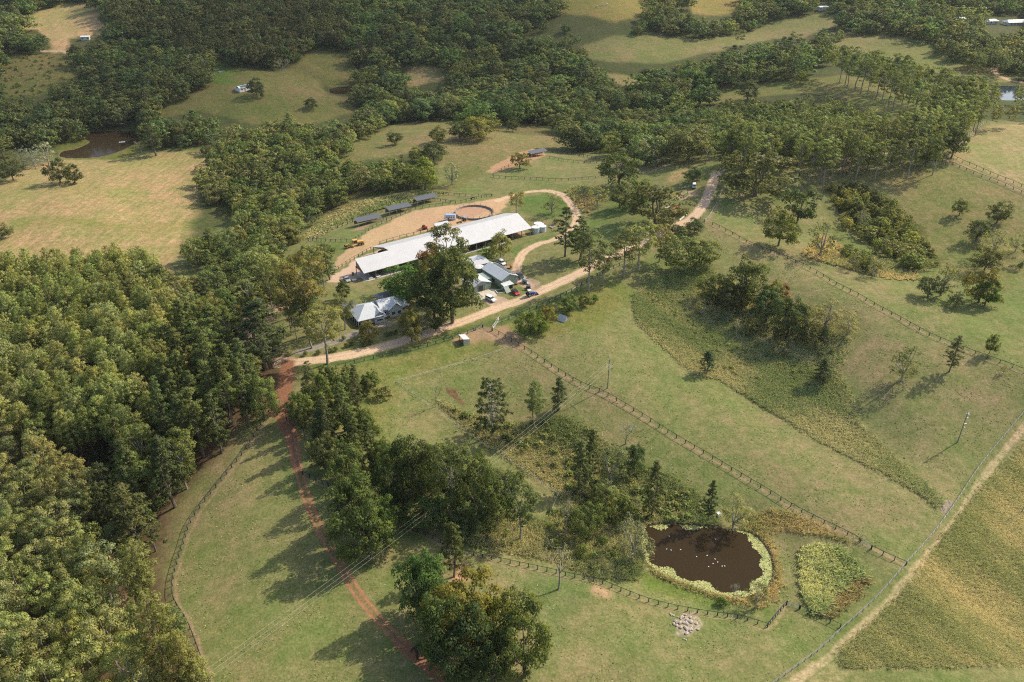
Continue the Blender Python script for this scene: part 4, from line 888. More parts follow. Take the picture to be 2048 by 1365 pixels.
woods([(1290,198),(1440,218),(1560,205),(1660,210),(1740,235),(1790,262),(1700,290),(1560,290),(1440,290),(1330,285),(1270,250)], 9.5, [('broad',.75),('gum',.15),('lacy',.1)], 'trees of the dark hollow below the mown strip', 'dark hollow tree', (9,15), (.7,.95), tones=[(.07,.088,.042),(.085,.098,.045),(.06,.078,.038),(.12,.13,.062)], seed=18, exclude=[CLEAR['strip']])
woods([(1450,270),(1560,265),(1700,250),(1800,245),(1880,190),(1965,165),(1985,200),(1930,260),(1880,300),(1760,310),(1600,320),(1560,300),(1460,300)], 9.4, [('gum',.9),('broad',.1)], 'tall gums along the dirt road avenue', 'tall avenue gum', (19,24), (.46,.56), tones=[(.09,.10,.045),(.078,.09,.042),(.115,.118,.058)], seed=19)
woods([(1440,210),(1560,200),(1650,200),(1740,225),(1770,250),(1700,262),(1600,265),(1500,262),(1440,255)], 8, [('broad',.5),('gum',.4),('lacy',.1)], 'trees of the wood below the avenue', 'leafy wood tree', (9,14), (.6,.8), tones=[(.09,.10,.045),(.12,.125,.06),(.06,.075,.036)], seed=20)
woods([(1965,180),(2200,180),(2200,235),(1990,232)], 12, [('gum',1)], 'gums in front of the blue pond', 'gum by the blue pond', (11,15), (.5,.65), tones=[(.12,.115,.055)], seed=21, dens=.6)
# creek woodland behind the barn
woods([(405,345),(430,290),(480,265),(560,238),(640,262),(700,262),(700,285),(630,335),(700,320),(740,318),(800,325),(880,360),(905,372),(860,385),(760,382),(680,392),(620,450),(560,470),(540,520),(500,560),(450,590),(400,560),(420,520),(370,505),(470,435),(470,400),(410,375)], 8.0, [('broad',.62),('gum',.2),('lacy',.14),('hoop',.04)], 'trees of the creek woodland behind the barn', 'creek woodland tree', (10,16), (.7,.95), tones=CREEK, seed=22, exclude=[[(590,500),(600,470),(700,400),(790,385),(880,378),(930,372),(1000,420),(700,540)]])
OPEN_ = [[(1955,30),(2060,30),(2060,72),(1960,64)], [(1625,8),(1665,8),(1665,28),(1630,28)], [(1965,112),(2075,104),(2075,175),(2040,180),(1978,162)]]
CL = CL + OPEN_
# the dark wood around the left pond and up the left hill
woods([(-160,196),(90,188),(150,160),(172,150),(180,112),(215,85),(330,90),(430,108),(408,150),(330,188),(305,232),(290,258),(200,255),(150,258),(118,268),(60,275),(-160,285)], 9.0, [('broad',.7),('gum',.15),('hoop',.15)], 'dark trees between the left pond and the hill', 'dark pondside tree', (10,17), (.7,.95), tones=[(.07,.082,.042),(.06,.075,.04),(.085,.092,.045)], seed=27, exclude=[POND_PX['left'], CLEAR['slope_left'], CLEAR['top_left']])
# the far country
FAR = [(-160,-50),(2210,-50),(2210,140),(2040,120),(1960,100),(1880,80),(1800,62),(1700,60),(1650,90),(1640,180),(1560,210),(1440,215),(1420,270),(1300,285),(1190,275),(1080,245),(980,235),(880,240),(790,240),(700,275),(560,240),(430,300),(300,290),(220,252),(140,262),(110,310),(0,360),(-160,362)]
woods(FAR, 12.0, [('broad',.76),('gum',.12),('hoop',.08),('lacy',.04)], 'trees of the far valley woodland', 'valley woodland tree', (9,21), (.8,1.15), gaps=1.62, exclude=CL + [[(-10,272),(118,272),(130,345),(-10,365)], CLEAR['creek_left']], tones=FOR_D+[(.075,.08,.045)], seed=23)
woods([(205,-20),(620,-20),(700,60),(640,110),(560,120),(430,110),(330,90),(230,60)], 8.5, [('gum',1)], 'planted gums on the far hill', 'dark planted gum', (16,21), (.42,.52), exclude=CL, tones=[(.06,.062,.035),(.05,.058,.034),(.07,.065,.038)], seed=24)
woods([(1870,80),(2210,60),(2210,150),(2050,130),(1960,125)], 10, [('gum',.5),('broad',.5)], 'trees beyond the mown dome', 'tree beyond the mown dome', (11,17), (.6,.8), tones=[(.08,.09,.05),(.11,.11,.06),(.06,.07,.035)], seed=25)
woods([(880,90),(1130,150),(1180,230),(1050,220),(980,175),(900,150)], 10, [('broad',1)], 'golden crowns in the valley woodland', 'golden valley tree', (10,14), (.7,.9), tones=[(.13,.115,.04),(.115,.11,.042)], seed=26, dens=.5)

LAND = [((949,425),'the round yard'),((950,560),'the workshop'),((740,640),'the house'),((210,290),'the left pond'),((485,172),'the cottage'),((1410,1120),'the lily pond'),((400,650),'the cypress row'),
 ((60,540),'the hay field'),((1512,350),'the spreading fig'),((1700,450),'the scrub strip'),((574,800),'the red track head'),((360,1180),'the curved fence'),((1386,350),'the white van'),((1790,230),'the avenue middle'),((2000,190),'the blue pond'),((850,270),'the grassy hill')]
def where(px, py):
    dirs = ['right of', 'below and right of', 'below', 'below and left of', 'left of', 'above and left of', 'above', 'above and right of']
    d = [((px - a) ** 2 + ((py - b) * 1.6) ** 2) for (a, b), _ in LAND]; i = int(np.argmin(d)); (a, b), nm = LAND[i]
    q = hypot(px - a, py - b); k = int(round(atan2(py - b, px - a) / (pi / 4))) % 8
    return ('just ' if q < 60 else 'well ' if q > 170 else '') + dirs[k] + ' ' + nm
LIMIT = {'pine': 285, 'gum': 285, 'broad': 190, 'hoop': 230, 'lacy': 70, 'bush': 60}
CAND.sort(key=lambda c: -c[0])
_n = {}
for sc_, kd, P, h, w, label, group, t, px, py, d in CAND:
    _n[kd] = _n.get(kd, 0) + 1
    vis = -30 < px < 2078 and -10 < py < 1400
    if _n[kd] <= LIMIT.get(kd, 0) and vis and d < 900:
        size = 'tall' if h * {'lacy': 1.2}.get(kd, 1) > 16 else 'smaller' if h < 9 else 'mid-sized'
        _r = np.random.default_rng(int(sc_ * 1e7)); broad_ = ['slim', 'wide', 'even'][int(_r.integers(3))]; w *= {'slim': .86, 'wide': 1.18, 'even': 1.}[broad_]; tn = ['pale', 'dark', 'plain'][int(_r.integers(3))]
        t = t or TONE[kd]; t = tuple(v * {'pale': 1.22, 'dark': .80, 'plain': 1.}[tn] for v in t); crown = {('slim','pale'): 'slim bright', ('slim','dark'): 'slim deep-toned', ('wide','pale'): 'wide bright', ('wide','dark'): 'wide deep-toned', ('slim','plain'): 'slim', ('wide','plain'): 'wide', ('even','pale'): 'bright', ('even','dark'): 'deep-toned', ('even','plain'): 'plain'}[(broad_, tn)]
        lb = f'{size} {label} with {crown} crown, {where(px, py)}'.replace('small mid', 'mid').replace('smaller small ', 'small ').replace('tall tall', 'very tall')
        if len(lb.replace('-', ' ').split()) > 16: lb = lb.replace(' well ', ' ').replace(' just ', ' ').replace('very ', '').replace(' with ', ', ', 1)
        plant(kd, P, h, w, lb, group, t)
    else: STUFF.append((kd, P, h, w, t, py))
def build_stuff(name, items, seed=5):
    rng = np.random.default_rng(seed); Vs, lvs, ts = [], [], []
    for kd, P, h, w, t, py in items:
        _, V, lv = proto(kd, 2, int(rng.integers(NVAR[kd]))); nm, fn, hh, ww, cat = KINDS[kd]
        a = rng.uniform(0, 6.28); c, s = cos(a), sin(a); V = V * (w / ww, w / ww, h / hh)
        V = np.stack([V[:, 0] * c - V[:, 1] * s, V[:, 0] * s + V[:, 1] * c, V[:, 2]], 1) + P; lv = np.stack([lv[:, 0], lv[:, 1] * c - lv[:, 2] * s, lv[:, 1] * s + lv[:, 2] * c, lv[:, 3]], 1)
        t = [q_ * 2.1 for q_ in (t or TONE[kd])]; v = rng.uniform(.8, 1.2); Vs.append(V.astype(np.float32)); lvs.append(lv)
        ts.append(np.tile(np.array([t[0] * v * rng.uniform(.92, 1.1), t[1] * v, t[2] * v, 1.]), (len(V), 1)))
    V = np.vstack(Vs); F = np.arange(len(V)).reshape(-1, 4); lv = np.vstack(lvs)
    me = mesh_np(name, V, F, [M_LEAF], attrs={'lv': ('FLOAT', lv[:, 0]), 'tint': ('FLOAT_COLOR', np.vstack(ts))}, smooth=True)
    me.normals_split_custom_set_from_vertices(lv[:, 1:4].astype(np.float32)); o = link(name, me)
    o.color = (1, 1, 1, 1); tag(o, 'massed trees of the far woodland covering the valley and hills', kind='stuff'); print(name, len(items), len(F)); return o
build_stuff('woodland', STUFF)
print('trees', N_TREE, 'cand', len(CAND))
# ------------------------------------------------------------------ paints
M_WHITE = mat('white_paint', (.78,.77,.74), .4); M_ROOFW = roof_mat('white_roof_sheet', (.60,.59,.565), .42, .15); M_ROOFG = roof_mat('grey_roof_sheet', (.62,.64,.63), .5, .2, axis='Y')
M_ROOFL = roof_mat('light_roof_sheet', (.62,.63,.62), .45, .2); M_DARKROOF = roof_mat('charcoal_roof_sheet', (.12,.13,.135), .5, .1, axis='Y'); M_GREENW = mat('green_wall_sheet', (.25,.31,.245), .6, noise=.15, nscale=.8)
M_CREAM = mat('cream_board', (.62,.60,.55), .7, noise=.08, nscale=1.5); M_TIMB = mat('dark_timber', (.034,.032,.028), .8, noise=.2, nscale=3); M_STALL = mat('stall_board', (.13,.10,.075), .8, noise=.25, nscale=2)
M_STEEL = mat('galvanised_steel', (.55,.56,.56), .35, .6); M_CONC = mat('concrete', (.45,.43,.39), .85, noise=.15, nscale=1); M_GLASS = mat('dark_glass', (.03,.035,.04), .1, spec=.6); M_BLACK = mat('black_rubber', (.02,.02,.02), .8)
M_TANK = mat('tank_sheet', (.50,.56,.56), .5, .1); M_RED = mat('red_paint', (.50,.035,.02), .3); M_ORANGE = mat('orange_paint', (.70,.13,.03), .45); M_YELLOW = mat('yellow_plant_paint', (.62,.36,.09), .5, noise=.15)
M_BLUE = mat('blue_paint', (.04,.12,.36), .4); M_CHAR = mat('charcoal_paint', (.035,.038,.042), .3); M_SILVER = mat('silver_paint', (.5,.51,.52), .3, .5); M_SOLAR = mat('solar_cell', (.10,.125,.15), .25, spec=.6)
M_HAIR = mat('dark_hide', (.018,.014,.012), .6); M_WIRE = mat('fence_wire', (.35,.35,.34), .5, .6); M_TAPE = mat('white_tape', (.75,.75,.72), .6); M_POLE = mat('weathered_pole', (.20,.22,.18), .85, noise=.2, nscale=2)
M_REDSHED = mat('red_iron', (.36,.085,.045), .6, noise=.15, nscale=1.2); M_RUST = mat('rusty_board', (.36,.22,.13), .9, noise=.3, nscale=2); M_ROCK = mat('pale_rock', (.42,.36,.29), .9, noise=.3, nscale=1.5); M_GREENP = mat('green_plastic', (.02,.16,.10), .5)
M_LINE = mat('weathered_wire', (.50,.47,.36), .6); M_GREYRAIL = mat('weathered_rail', (.26,.25,.22), .8, noise=.2, nscale=3); M_SAND = mat('arena_sand', (.40,.235,.14), .95, noise=.12, nscale=.8, bump=.2)

# ------------------------------------------------------------------ fences: posts, a top rail and mesh wires
POST = MB().box(-.1,.1,-.1,.1,-.3,1.35,0).mesh('post', M_TIMB); POST_G = MB().box(-.06,.06,-.06,.06,-.3,1.25,0).mesh('post', M_GREYRAIL); POST_T = MB().box(-.03,.03,-.03,.03,-.2,1.0,0).mesh('post', M_TAPE)
def fence(label, pts, step=3.3, style='dark', closed=False, group='post and rail fences of the paddocks'):
    P = smooth_line(GP(pts), 4) if len(pts) > 2 else GP(pts)
    if style == 'straight': P = GP(pts)
    seg = np.linalg.norm(np.diff(P[:, :2], axis=0), axis=1); s = np.concatenate([[0], np.cumsum(seg)]); n = max(1, round(s[-1] / step))
    t = np.linspace(0, s[-1], n + 1); x = np.interp(t, s, P[:, 0]); y = np.interp(t, s, P[:, 1]); z = H(x, y); Q = np.stack([x, y, z], 1)
    r = thing({'tape': 'tape_fence'}.get(style, 'paddock_fence'), label, 'fence', tuple(Q[0]), 0, group if style != 'tape' else None)
    L = Q - Q[0]; pm = {'tape': POST_T, 'grey': POST_G}.get(style, POST); rail, wire = MB(), MB()
    for i, p in enumerate(L):
        if i < 100:
            o = link('post', pm, r, tuple(p)); k = min(i, len(L) - 2); d = L[k+1] - L[k]; o.rotation_euler = (0, 0, atan2(d[1], d[0]))
        if i:
            a = L[i-1]; top = {'tape': .95, 'grey': 1.22}.get(style, 1.28); rr = {'tape': .022, 'grey': .06}.get(style, .085)
            rail.tube(a + (0, 0, top), p + (0, 0, top), rr, n=4, cap=False)
            for h in ((.5,) if style == 'tape' else (.35, .62, .9)): wire.tube(a + (0, 0, h), p + (0, 0, h), .010 if style != 'tape' else .018, n=3, cap=False)
    rail.build('top_rail' if style != 'tape' else 'tape', {'tape': M_TAPE, 'grey': M_GREYRAIL}.get(style, M_TIMB), r); wire.build('wire', M_TAPE if style == 'tape' else M_WIRE, r); return r
fence('long dark rail fence running down the right ridge from the road corner', [(1425,450),(1500,490),(1600,530),(1700,585),(1800,640),(1900,690),(2075,758)], 3.9)
fence('weathered rail fence along the dirt road uphill of the ridge corner', [(1409,444),(1420,432),(1437,400),(1446,372),(1450,350)], 2.6, 'grey')
fence('long dark rail fence slanting across the middle paddock past the power pole', [(985,662),(1030,688),(1150,764),(1210,789),(1300,843),(1400,904),(1500,964),(1600,1024),(1700,1073),(1718,1083)], 3.3)
fence('short dark rail fence between the lower gate and the boundary', [(1743,1099),(1775,1115),(1812,1131)], 3.0)
fence('dark rail fence along the lower side of the dirt road in front of the house', [(672,738),(690,733),(730,722),(800,708),(860,692),(925,672),(965,655)], 3.3)
fence('dark rail fence along the lower side of the dirt road past the workshop', [(990,650),(1035,633),(1090,610),(1140,585),(1170,566),(1210,545),(1250,527)], 3.3)
fence('dark rail fence below the tree mass running past the pond to the corner post', [(606,950),(640,965),(690,990),(760,1029),(800,1050),(860,1075),(920,1105),(1000,1123),(1080,1140),(1150,1156),(1200,1166),(1300,1205),(1400,1227),(1480,1238),(1535,1255)], 2.35)
fence('short rail fence rising from the corner post to the bottom gate', [(1535,1255),(1553,1232),(1572,1210)], 1.5)
fence('short dark rail fence from the bottom gate to the boundary fence', [(1600,1219),(1640,1237),(1680,1256)], 2.3)
fence('curved dark rail fence between the left forest and the red track paddock', [(560,808),(535,832),(520,852),(490,902),(438,968),(388,1034),(368,1085),(344,1183),(376,1248),(397,1302),(412,1345),(430,1400)], 2.5)
fence('rail fence along the right edge of the red track', [(580,798),(585,860),(596,915),(604,948)], 2.6, 'grey')
fence('pale boundary fence beside the worn strip in the lower right', [(1530,1385),(1552,1365),(1640,1300),(1682,1261),(1750,1200),(1802,1140),(1872,1060),(1902,1020),(1962,930),(2050,822),(2110,745)], 2.4, 'grey')
fence('outer dark rail fence along the tan field at the upper right', [(1893,308),(1925,325),(1985,351),(2075,388)], 4.5)
fence('inner dark rail fence along the tan field at the upper right', [(1905,330),(1940,345),(1985,362),(2075,401)], 4.5)
fence('shaded rail fence under the gum avenue', [(1583,351),(1640,353),(1700,349),(1760,341),(1820,330),(1885,323)], 4.2)
fence('rail fence along the left edge of the tan field under the avenue', [(1900,308),(1925,285),(1950,262),(1972,246)], 4.2)
fence('lower rail fence of the round-cornered horse paddock', [(1024,331),(1000,342),(985,352),(995,356),(1058,359),(1113,362),(1191,357)], 3.6)
fence('middle rail fence between the two upper horse paddocks', [(1099,317),(1147,325),(1205,326)], 3.4)
fence('top rail fence of the upper horse paddock beside the shelter', [(1095,304),(1133,308),(1180,316),(1208,320)], 3.4)
fence('rail fence from the dark paddock tree up to the grey trees', [(1240,360),(1268,350),(1282,350),(1317,334),(1355,320)], 3.4)
fence('short rail fence among the grey trees above the paddock', [(1284,324),(1310,326),(1335,323)], 3.4)
fence('rear rail fence behind the three small shelters', [(617,482),(651,467),(714,441),(757,427),(816,409),(887,390)], 3.4)
fence('upper rail fence of the yard next to the round yard', [(887,390),(930,393),(983,393)], 3.4)
fence('bottom rail fence of the lowest shelter yard near the yellow grader', [(617,482),(660,484),(705,484)], 3.0)
fence('front rail fence between the shelter yards and the dirt yard', [(705,484),(742,459),(780,441),(823,422),(848,416),(880,412),(911,407)], 3.4)
fence('short rail fence by the dark horse', [(922,406),(955,398),(984,393)], 3.4)
fence('short dividing rail fence between lowest and middle shelter yards', [(745,438),(757,438),(773,440)], 2.6)
fence('short dividing rail fence between middle and upper shelter yards', [(818,419),(835,406),(870,402),(911,407)], 3.4)
fence('rail fence around the concrete apron at the barn entrance', [(669,544),(701,523),(742,500)], 3.0)
fence('rail fence behind the barn below the dirt yard', [(760,489),(800,477),(869,461)], 3.4)
fence('white tape fence from the paddock corner up towards the yard gates', [(795,765),(850,750),(920,730),(1018,697)], 7, 'tape')
fence('white tape fence running down from the paddock corner through the gully', [(795,765),(850,807),(900,842),(960,886),(1040,936),(1117,991)], 7, 'tape')
fence('short white tape fence turning back beside the dead tree', [(1117,991),(1108,1012),(1100,1032)], 5, 'tape')
def gate(label, a, b, n=1, h=1.25):
    A, B = GP([a, b]); r = thing('farm_gate', label, 'gate', tuple(A)); B = B - A; fr, ms = MB(), MB()
    for k in range(n):
        p, q = B * (k / n) + B / np.linalg.norm(B) * .08, B * ((k + 1) / n) - B / np.linalg.norm(B) * .08
        for hh in (.2, h): fr.tube(p + (0,0,hh), q + (0,0,hh), .035, n=4)
        fr.tube(p + (0,0,.2), p + (0,0,h), .035, n=4); fr.tube(q + (0,0,.2), q + (0,0,h), .035, n=4); fr.tube(p + (0,0,.2), q + (0,0,h), .025, n=4)
        for hh in (.45, .7, .95): ms.tube(p + (0,0,hh), q + (0,0,hh), .018, n=3)
    fr.build('gate_frame', M_STEEL, r); ms.build('mesh_infill', M_WIRE, r)
    for p in (np.zeros(3), B): link('gate_post', POST, r, tuple(p))
gate('galvanised gate in the long middle fence near the boundary', (1720,1085), (1742,1098))
gate('galvanised gate below the pond near the bottom right corner', (1573,1210), (1598,1218))
gate('galvanised gate in the road fence above the open-sided hut', (947,662), (966,655))
gate('open double gate standing across the bare earth below the road', (984,662), (999,640), 2, 1.7)
gate('gate closing the middle fence at the bare earth below the road', (966,655), (984,663))
gate('gate standing open beside the red track', (574,842), (586,834))
gate('gate in the ridge fence at the road bend', (1400,440), (1409,445))

# ------------------------------------------------------------------ buildings
def roof2(mb, x0, x1, y0, y1, ze, zr, along='x', th=.12, m=0, ridge=None, hip0=0., hip1=0.):
    """gable or hip roof sheets"""
    if along == 'x':
        r = (y0 + y1) / 2 if ridge is None else ridge; a, b = (x0 + hip0, r, zr), (x1 - hip1, r, zr)
        mb.slab([(x0,y0,ze),(x1,y0,ze),b,a], th, m); mb.slab([(x1,y1,ze),(x0,y1,ze),a,b], th, m)
        if hip0: mb.slab([(x0,y1,ze),(x0,y0,ze),a], th, m)
        if hip1: mb.slab([(x1,y0,ze),(x1,y1,ze),b], th, m)
    else:
        r = (x0 + x1) / 2 if ridge is None else ridge; a, b = (r, y0 + hip0, zr), (r, y1 - hip1, zr)
        mb.slab([(x0,y1,ze),(x0,y0,ze),a,b], th, m); mb.slab([(x1,y0,ze),(x1,y1,ze),b,a], th, m)
        if hip0: mb.slab([(x0,y0,ze),(x1,y0,ze),a], th, m)
        if hip1: mb.slab([(x1,y1,ze),(x0,y1,ze),b], th, m)
    return mb
# the long barn: 84 m of white roof, stalls under the front eave
ANG = radians(35.1); BL0 = np.array((-60.2, 296.6, 7.0))
barn = thing('barn', 'very long stable barn under one white metal roof', 'barn', tuple(BL0), ANG)
rb = MB(); ze, zr = 3.5, 7.2; R_ = 11.3; ycut = 9.0; zc = ze + (zr - ze) * ycut / R_
rb.slab([(0,0,ze),(84.8,0,ze),(84.8,R_,zr),(15,R_,zr),(16.2,ycut,zc),(0.6,ycut,zc)], .15)
rb.slab([(84.8,R_,zr),(84.8,22.7,ze),(14.8,22.7,ze),(15,R_,zr)], .15)
rb.build('roof', M_ROOFW, barn)
MB().box(-.05,84.9,-.18,-.02,ze-.14,ze+.02).build('gutter', M_STEEL, barn)
gb = MB(); gb.add([(15.1,9.1,zc-.2),(15.1,22.5,ze-.1),(15.1,R_,zr-.16)], [(0,1,2)]); gb.add([(.8,.2,ze-.15),(.8,8.9,zc-.15),(.8,8.9,ze-1.2),(.8,.2,ze-1.2)], [(0,1,2,3)]); gb.add([(84.6,.3,ze-.1),(84.6,22.4,ze-.1),(84.6,R_,zr-.16)], [(0,1,2)])
gb.build('gable_sheet', M_RUST, barn)
pm = MB().box(-.13,.13,-.13,.13,-.3,3.4).mesh('post', M_GREYRAIL)
for i in range(18): link('post', pm, barn, (.5 + i * 4.92, .35, 0))
for i in range(15): link('post', pm, barn, (15.4 + i * 4.92, 22.3, 0))
link('post', pm, barn, (.5, 8.6, 0))
wl = MB().box(4.8,73,3.2,3.35,0,2.9).box(16,84,11.2,11.35,0,6.4).box(16,73,19,19.15,0,2.6).box(4.7,4.85,3.3,8.7,0,2.9).box(72.9,73.05,3.3,19,0,2.6)
for i in range(15): wl.box(4.8+i*4.92,4.9+i*4.92,.5,3.2,0,1.5)
wl.build('stall_wall', M_STALL, barn)
wd = MB().box(-.6,.6,-.06,0,1.2,2.2).mesh('stall_window', M_CHAR)
for i in range(14): link('stall_window', wd, barn, (7.2 + i * 4.92, 3.19, 0))
MB().box(-.6,73,-.9,.9,-1.2,.06).box(.2,16,.9,9,-1.2,.03).build('concrete_kerb', M_CONC, barn)
MB().box(16,84,3.4,22.3,-1,.05).build('sand_floor', M_SAND, barn)
for i, (x, y) in enumerate([(2.8,.2),(6.1,-.4)]):
    c = thing('storage_chest', ['pale chest at the corner post of the barn','low white chest outside the first stall of the barn'][i], 'chest', tuple(BL0 + np.array((x*cos(ANG)-y*sin(ANG), x*sin(ANG)+y*cos(ANG), .06))), ANG)
    MB().box(-.8,.8,-.35,.35,0,.6).build('box', M_WHITE, c); MB().box(-.85,.85,-.4,.4,.6,.68).build('lid', M_CREAM, c)
def water_tank(px, py, r, h, label, m=None, z=None):
    P = G(px, py); t = thing('water_tank', label, 'water tank', (P[0], P[1], P[2] if z is None else z), 0, 'water tanks at the barn end' if 'barn' in label else None)
    b = MB(); n = 20; Rr = r; V = []
    for k in range(9):
        rr = r * (1 + (.012 if k % 2 else -.012)); V += [(rr*cos(2*pi*i/n), rr*sin(2*pi*i/n), -.3 + (h + .3)*k/8) for i in range(n)]
    b.add(V, [(k*n+i, k*n+(i+1)%n, (k+1)*n+(i+1)%n, (k+1)*n+i) for k in range(8) for i in range(n)]); b.build('tank_wall', m or M_TANK, t)
    c = MB(); c.add([(r*1.02*cos(2*pi*i/n), r*1.02*sin(2*pi*i/n), h) for i in range(n)] + [(0,0,h+.35*r*.5)], [(i,(i+1)%n,n) for i in range(n)] + [tuple(range(n-1,-1,-1))]); c.build('tank_lid', M_WHITE if m is None else M_CREAM, t)
    MB().tube((r*.5,0,h+.05),(r*.5,0,h+.3),.25,n=8).build('hatch', M_STEEL, t)
water_tank(1071,466,1.9,2.9,'frontmost water tank at the barn end'); water_tank(1084,463,1.9,2.7,'right-hand water tank at the barn end'); water_tank(1076,457,2.0,2.5,'rear water tank at the barn end'); water_tank(1083,456,1.0,2.2,'smallest water tank at the barn end')
water_tank(959,548,2.0,3.2,'white-topped water tank between the sheds and the carport', M_GREENW)
water_tank(1092,458,.5,.6,'little round concrete trough beside the water tanks', M_CONC)
# workshop group
O3 = np.array((-4.17, 285.96, 8.8)); A35 = radians(35)
def at35(x, y, z=0.): return tuple(O3 + (x*cos(A35)-y*sin(A35), x*sin(A35)+y*cos(A35), z))
ws = thing('workshop', 'green metal workshop with solar panels on its grey roof', 'workshop', at35(0,0), A35)
MB().box(.15,7.85,.1,14.2,-.5,3.5).add([(.15,.1,3.5),(7.85,.1,3.5),(4,.1,5.3),(.15,14.2,3.5),(7.85,14.2,3.5),(4,14.2,5.3)], [(0,1,2),(4,3,5)]).build('wall', M_GREENW, ws)
roof2(MB(), -.2,8.2,-.15,14.4,3.5,5.45,'y').build('roof', M_ROOFG, ws)
sp = MB().box(0,2.6,0,1.35,0,.06,0); spm = MB().slab([(4.5,0,5.4),(7.6,0,3.95),(7.6,1.25,3.95),(4.5,1.25,5.4)], .06).mesh('solar_panel', M_SOLAR)
for i in range(9): link('solar_panel', spm, ws, (0, .9 + i*1.38, .02))
MB().box(-.02,.14,5,6.6,1.2,2.2).build('window', M_GLASS, ws)
ln = thing('lean_to', 'small sagging lean-to against the front of the green workshop', 'shed', at35(.4,-1.9), A35)
MB().slab([(-.9,1.8,2.5),(3.6,1.9,2.6),(3.9,-.6,2.0),(-.7,-.4,1.9)], .06).build('roof', M_ROOFG, ln); MB().box(-.6,3.6,1.6,1.7,-.4,2.4).box(3.5,3.6,-.3,1.7,-.4,2.1).box(-.6,-.5,-.3,1.7,-.4,1.9).build('wall', M_GREENW, ln)
dr = thing('loose_sheet', 'pale green iron sheet leaning on the lean-to', 'metal sheet', at35(.3,-3.4), A35)
MB().slab([(-.9,1.2,1.9),(1.3,1.2,1.9),(1.1,-1.3,.1),(-1.1,-1.3,.1)], .05).build('sheet', M_GREENW, dr)
s2 = thing('garage', 'smaller green shed with open garage door at the concrete apron', 'shed', at35(-11,2.7), A35)
MB().box(.1,7.9,.1,9,-.5,2.7).add([(.1,.1,2.7),(7.9,.1,2.7),(3.4,.1,4.3),(.1,9,2.7),(7.9,9,2.7),(3.4,9,4.3)], [(0,1,2),(4,3,5)]).build('wall', M_GREENW, s2)
roof2(MB(), -.2,8.1,-.1,9.3,2.72,4.4,'y',ridge=3.4).build('roof', M_ROOFL, s2)
MB().box(2.0,4.2,.02,.12,0,2.4).build('doorway_shade_panel', M_CHAR, s2); MB().box(4.9,7.3,-.02,.12,0,2.4).build('roller_door', M_GREENW, s2)  # dark panel paints the shade inside the open garage door
bx = thing('link_shed', 'low green flat-roofed shed between workshop and garage', 'shed', at35(-3.2,6), A35)
MB().box(0,2.9,0,6,-.5,2.5).build('wall', M_GREENW, bx); MB().slab([(-.1,-.1,2.55),(3,-.1,2.55),(3,6.1,2.7),(-.1,6.1,2.7)], .05).build('roof', M_GREENW, bx)
cp = thing('carport', 'white-roofed carport behind the green workshop', 'carport', at35(-1,18.2), A35)
MB().slab([(-.2,0,3.1),(7.7,-.3,3.2),(7.7,3.6,3.75),(-.2,3.8,3.65)], .1).slab([(-.2,4.1,3.62),(7.7,3.9,3.72),(8,9,3.1),(0,9.3,3.0)], .1).build('roof', M_ROOFW, cp)
pm2 = MB().box(-.08,.08,-.08,.08,-.3,3.1).mesh('post', M_WHITE)
for x in (.1, 2.6, 5.1, 7.5):
    for y in (.2, 8.7): link('post', pm2, cp, (x, y, 0))
MB().box(.3,7.4,4,4.15,-.3,3.1).box(.3,4.2,.5,4,-.3,1.2).build('back_wall', M_GREENW, cp)
# the house
HA = radians(28); HO = np.array((-55.07, 252.9, 9.0)); house = thing('house', 'white weatherboard house with grey hipped and gabled iron roofs', 'house', tuple(HO), HA)
MB().box(1.6,10,1.8,12,-.5,3.2).box(6.5,10.1,.7,2,-.5,3.2).box(10,19.6,4.2,12,-.5,3.2).box(12.9,18,2.8,5,-.5,3.2).add([(6.5,.7,3.2),(10.1,.7,3.2),(8.3,.7,4.6)], [(0,1,2)]).add([(12.9,2.8,3.2),(18,2.8,3.2),(15.4,2.8,4.9)], [(0,1,2)]).build('wall', M_CREAM, house)
hr = MB(); roof2(hr, -.3,10.5,-.2,12.6,3.15,5.9,'x',ridge=6.6,hip0=5.2,hip1=3.2); roof2(hr, 9.8,20.3,3.6,12.6,3.2,5.7,'x',hip1=.01,hip0=.01); hr.build('hip_roof', M_ROOFG, house)
hg = MB(); roof2(hg, 6.1,10.5,.2,7.2,3.2,4.95,'y'); hg.build('front_gable', M_ROOFL, house)
hg = MB(); roof2(hg, 12.4,18.5,2.3,8.9,3.2,5.55,'y'); hg.build('side_gable', M_ROOFL, house)
MB().slab([(18.6,3.4,3.3),(20.9,3.4,3.0),(20.9,9,3.0),(18.6,9,3.3)], .1).build('sunroom_roof', M_ROOFW, house)
MB().slab([(12,13,2.9),(20,13,2.9),(20,18,3.2),(12,18,3.2)], .12).slab([(-1,12.8,2.9),(4,12.8,2.9),(4,17,3.1),(-1,17,3.1)], .12).build('rear_carport_roof', M_DARKROOF, house)
pv = MB().box(-.07,.07,-.07,.07,-.4,3.1).mesh('verandah_post', M_WHITE)
for x, y in [(0,0),(2.1,0),(4.2,0),(6.1,0),(0,2.4),(0,4.8),(0,7.2),(0,9.6),(0,12)]: link('verandah_post', pv, house, (x, y, 0))
MB().box(-.1,6.4,-.1,1.8,-.5,.12).box(-.1,1.6,1.8,12,-.5,.12).build('verandah_floor', M_TIMB, house)
def win(x, y, w, z0=1.0, z1=2.2, rz=0.):
    f = MB().box(-w/2-.08,w/2+.08,-.05,.05,z0-.08,z1+.08).build('window', M_WHITE, house, (x, y, 0)); f.rotation_euler = (0,0,rz); MB().box(-w/2,w/2,-.08,-.04,z0,z1).build('pane', M_GLASS, f)
